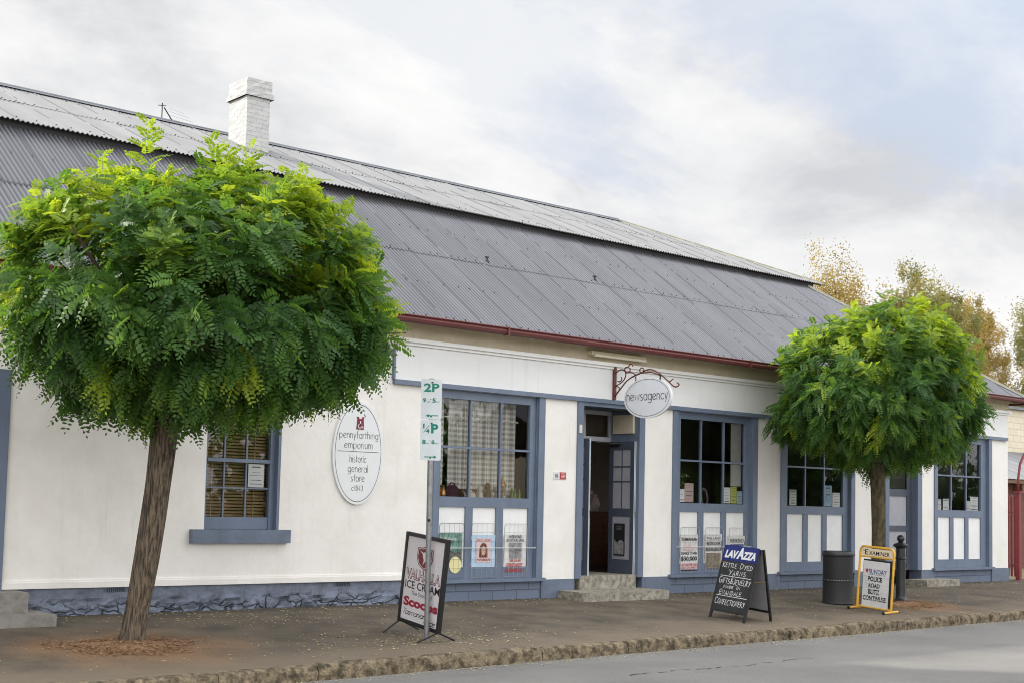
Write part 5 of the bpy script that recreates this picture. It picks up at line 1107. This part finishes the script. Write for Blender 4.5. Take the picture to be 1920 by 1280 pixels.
def backtree(bx, by, h_, seed, m_, label, spread, nclump, dens, z0=.35):
    g = np.random.default_rng(seed); t = thing('autumn_tree', (bx, by, -.05), label, 'tree', 'autumn trees behind the shop')
    rk = random.Random(seed); b = MB(); b.tube([(bx, by, -.1), (bx+.1, by, h_*.3), (bx-.1, by+.1, h_*.6), (bx+.05, by, h_*.84)], [.2, .16, .1, .03], 8); b.build('trunk', M['birchtrunk'], t, True)
    b = MB(); cen = []; ax_ = []
    for k in range(nclump):
        q = z0+(1-z0)*(k+.5)/nclump; a = k*2.399+rk.uniform(-.4, .4); r_ = spread*(1.12-q)*rk.uniform(.5, 1.15); s_ = np.array([bx, by, h_*(q-.13)]); e_ = np.array([bx+r_*math.cos(a), by+r_*math.sin(a), h_*q])
        b.tube([s_, (s_*.4+e_*.6)+np.array([0, 0, -.1]), e_], [.05, .03, .008], 4)
        for j in range(5): e3 = e_+np.clip(g.normal(0, .4, 3), -.55, .45); b.tube([s_*.35+e_*.65, e_*.5+e3*.5, e3], [.022, .014, .005], 3)
        cen.append(e_); ax_.append(rk.uniform(.45, 1.0)*spread*(.34 if q > .7 else .48))
    cen.append(np.array([bx, by, h_*.97])); ax_.append(spread*.22)
    b.build('branches', M['birchtrunk'], t, True)
    V_, T_ = [], []
    for c_, r_ in zip(cen, ax_):
        for j in range(10):
            cc = c_+g.normal(0, 1, 3)*np.array([.75, .75, .85])*r_; n = int(dens*r_*.36); rr = r_*g.uniform(.22, .42)
            p = cc+g.normal(0, 1, (n, 3))*np.array([.72, .72, 1.2])*rr
            d1 = norm(g.normal(0, 1, (n, 3)))*g.uniform(.025, .058, n)[:, None]; d2 = norm(np.cross(d1, g.normal(0, 1, (n, 3))))*g.uniform(.018, .034, n)[:, None]
            V_.append(np.stack([p-d1, p-d2, p+d1, p+d2], 1)); T_.append(np.clip(g.uniform(.1, .9)+g.normal(0, .22, n), 0, 1))
    Vv = np.concatenate(V_).reshape(-1, 3); Tt = np.repeat(np.concatenate(T_), 4)
    add_mesh('crown', Vv-np.array([bx, by, -.05]), np.arange(len(Vv)).reshape(-1, 4), m_, t, Tt)
backtree(41.3, 13.3, 9.9, 21, M['autumn'], 'orange brown autumn tree rising behind the end of the roof ridge', 2.8, 13, 640, .45)
backtree(42.3, 10.6, 9.2, 22, M['olive'], 'olive green tree behind the crown of the smaller street tree', 2.4, 18, 1150, .3)
backtree(44.6, 10.9, 9.3, 25, M['olive'], 'yellowing olive tree between the green and the golden one', 2.3, 17, 1150, .3)
backtree(50.6, 13.0, 9.7, 23, M['autumn'], 'tall golden autumn tree above the right end of the gutter', 2.2, 18, 1150, .25)
backtree(54.4, 11.9, 9.6, 24, M['olive'], 'darker olive tree at the right edge of the photo', 2.8, 18, 1800, .2)

# ------------------------------------------------------------ neighbours at the right edge
t = thing('block_building', (44, 6.6, 0), 'cream concrete block wall of the building behind the gate', 'building'); b = MB(); b.box(38.5, 56, 6.6, 9.0, -.05, 5.05); b.build('wall', M['block'], t)
b = MB(); b.box(38.4, 56.2, 6.45, 9.1, 5.05, 5.14); b.build('roof', M['ridge'], t)
t = thing('brick_shed', (38, 4, 0), 'dark red brick shed with a grey corrugated roof behind the gate', 'shed'); b = MB(); b.box(34.5, 46, 4, 6.4, -.05, 2.60); b.build('wall', M['brickred'], t)
b = MB(); x_ = 34.2; n = 0; vs = []
while x_ < 46.2: vs += [(x_, 3.6, 2.58+.01*math.cos(x_*82)), (x_, 6.5, 3.62+.01*math.cos(x_*82))]; x_ += .0127*1.5; n += 1
b.add(vs, [(2*i, 2*i+2, 2*i+3, 2*i+1) for i in range(n-1)]); b.build('roof', M['roof_top'], t, True)
b = MB(); b.box(34.2, 46.2, 3.64, 3.70, 2.46, 2.56); b.box(36.95, 37.1, 3.70, 4.0, 2.2, 2.46); b.build('fascia', M['timber'], t)
t = thing('picket_gate', (29.95, 0, 0), 'dark red metal picket gate standing open beside the right corner', 'gate'); b = MB(); b.box(29.86, 29.96, -.06, .04, -.05, 2.06); b.box(29.83, 29.99, -.09, .07, 2.06, 2.10); b.build('post', M['gate'], t)
b = MB()
for k in range(5):
    y_ = .09+k*.115; x_ = 29.97+.05*k; b.box(x_, x_+.03, y_, y_+.045, .08, 1.94); b.lathe((x_+.015, y_+.022, 1.94), [(.03, 0), (.03, .03), (.012, .07), (.002, .1)], 6)
b.build('pickets', M['gate'], t)
b = MB()
for z_ in (.35, 1.6): b.tube([(29.93, .04, z_), (30.25, .65, z_)], .018, 6)
b.build('rails', M['gate'], t)
b = MB(); b.tube([(29.90, -.01, 2.10), (29.91, -.01, 2.4), (30.0, -.01, 2.75), (30.25, -.01, 3.05), (30.7, -.01, 3.3), (31.3, -.01, 3.4)], .03, 8); b.build('hoop', M['gate'], t, True)
b = MB(); b.box(31.7, 31.8, -.06, .04, -.05, 3.0); b.build('far_post', M['gate'], t)
t = thing('house', (53, -31, -.4), 'cream house across the road, mirrored in the lower panes of the shop windows', 'house'); b = MB(); b.box(43, 64, -37, -30, -.6, 3.9); b.build('wall', M['cream'], t)
b = MB(); b.add([(42.5, -29.6, 3.85), (64.5, -29.6, 3.85), (64.5, -33.5, 6.6), (42.5, -33.5, 6.6)], [(0, 1, 2, 3)]); b.add([(42.5, -37.4, 3.85), (64.5, -37.4, 3.85), (64.5, -33.5, 6.6), (42.5, -33.5, 6.6)], [(0, 1, 2, 3)]); b.build('roof', M['ridge'], t)
for k in range(3): b = MB(); b.box(46+k*7, 47.6+k*7, -30.0, -29.95, .9, 2.9); b.build('window', M['black'], t)
# far-off trees across the road, seen in the shop windows' reflections
g = np.random.default_rng(5); V_ = []; T_ = []
for k in range(40):
    c_ = np.array([g.uniform(11, 30) if k < 6 else g.uniform(44, 60) if k < 32 else g.uniform(60, 105), g.uniform(-29, -26), g.uniform(.5, 4.2)]); c_[1] -= 14*(42 < c_[0] < 66 and k % 3 > 0); n = 420; p = c_+g.normal(0, 1, (n, 3))*np.array([1.5, 1.2, 1.5]); p[:, 2] = np.abs(p[:, 2]+.5)-.5
    d1 = norm(g.normal(0, 1, (n, 3)))*.28; d2 = norm(np.cross(d1, g.normal(0, 1, (n, 3))))*.2; V_.append(np.stack([p-d1, p-d2, p+d1, p+d2], 1)); T_.append(np.full(n, g.uniform(0, .6)))
Vv = np.concatenate(V_).reshape(-1, 3); o = add_mesh('distant_trees', Vv, np.arange(len(Vv)).reshape(-1, 4), M['robinia'], None, np.repeat(np.concatenate(T_), 4)); tag(o, 'dark mass of trees across the road, mirrored in the shop windows', kind='stuff')
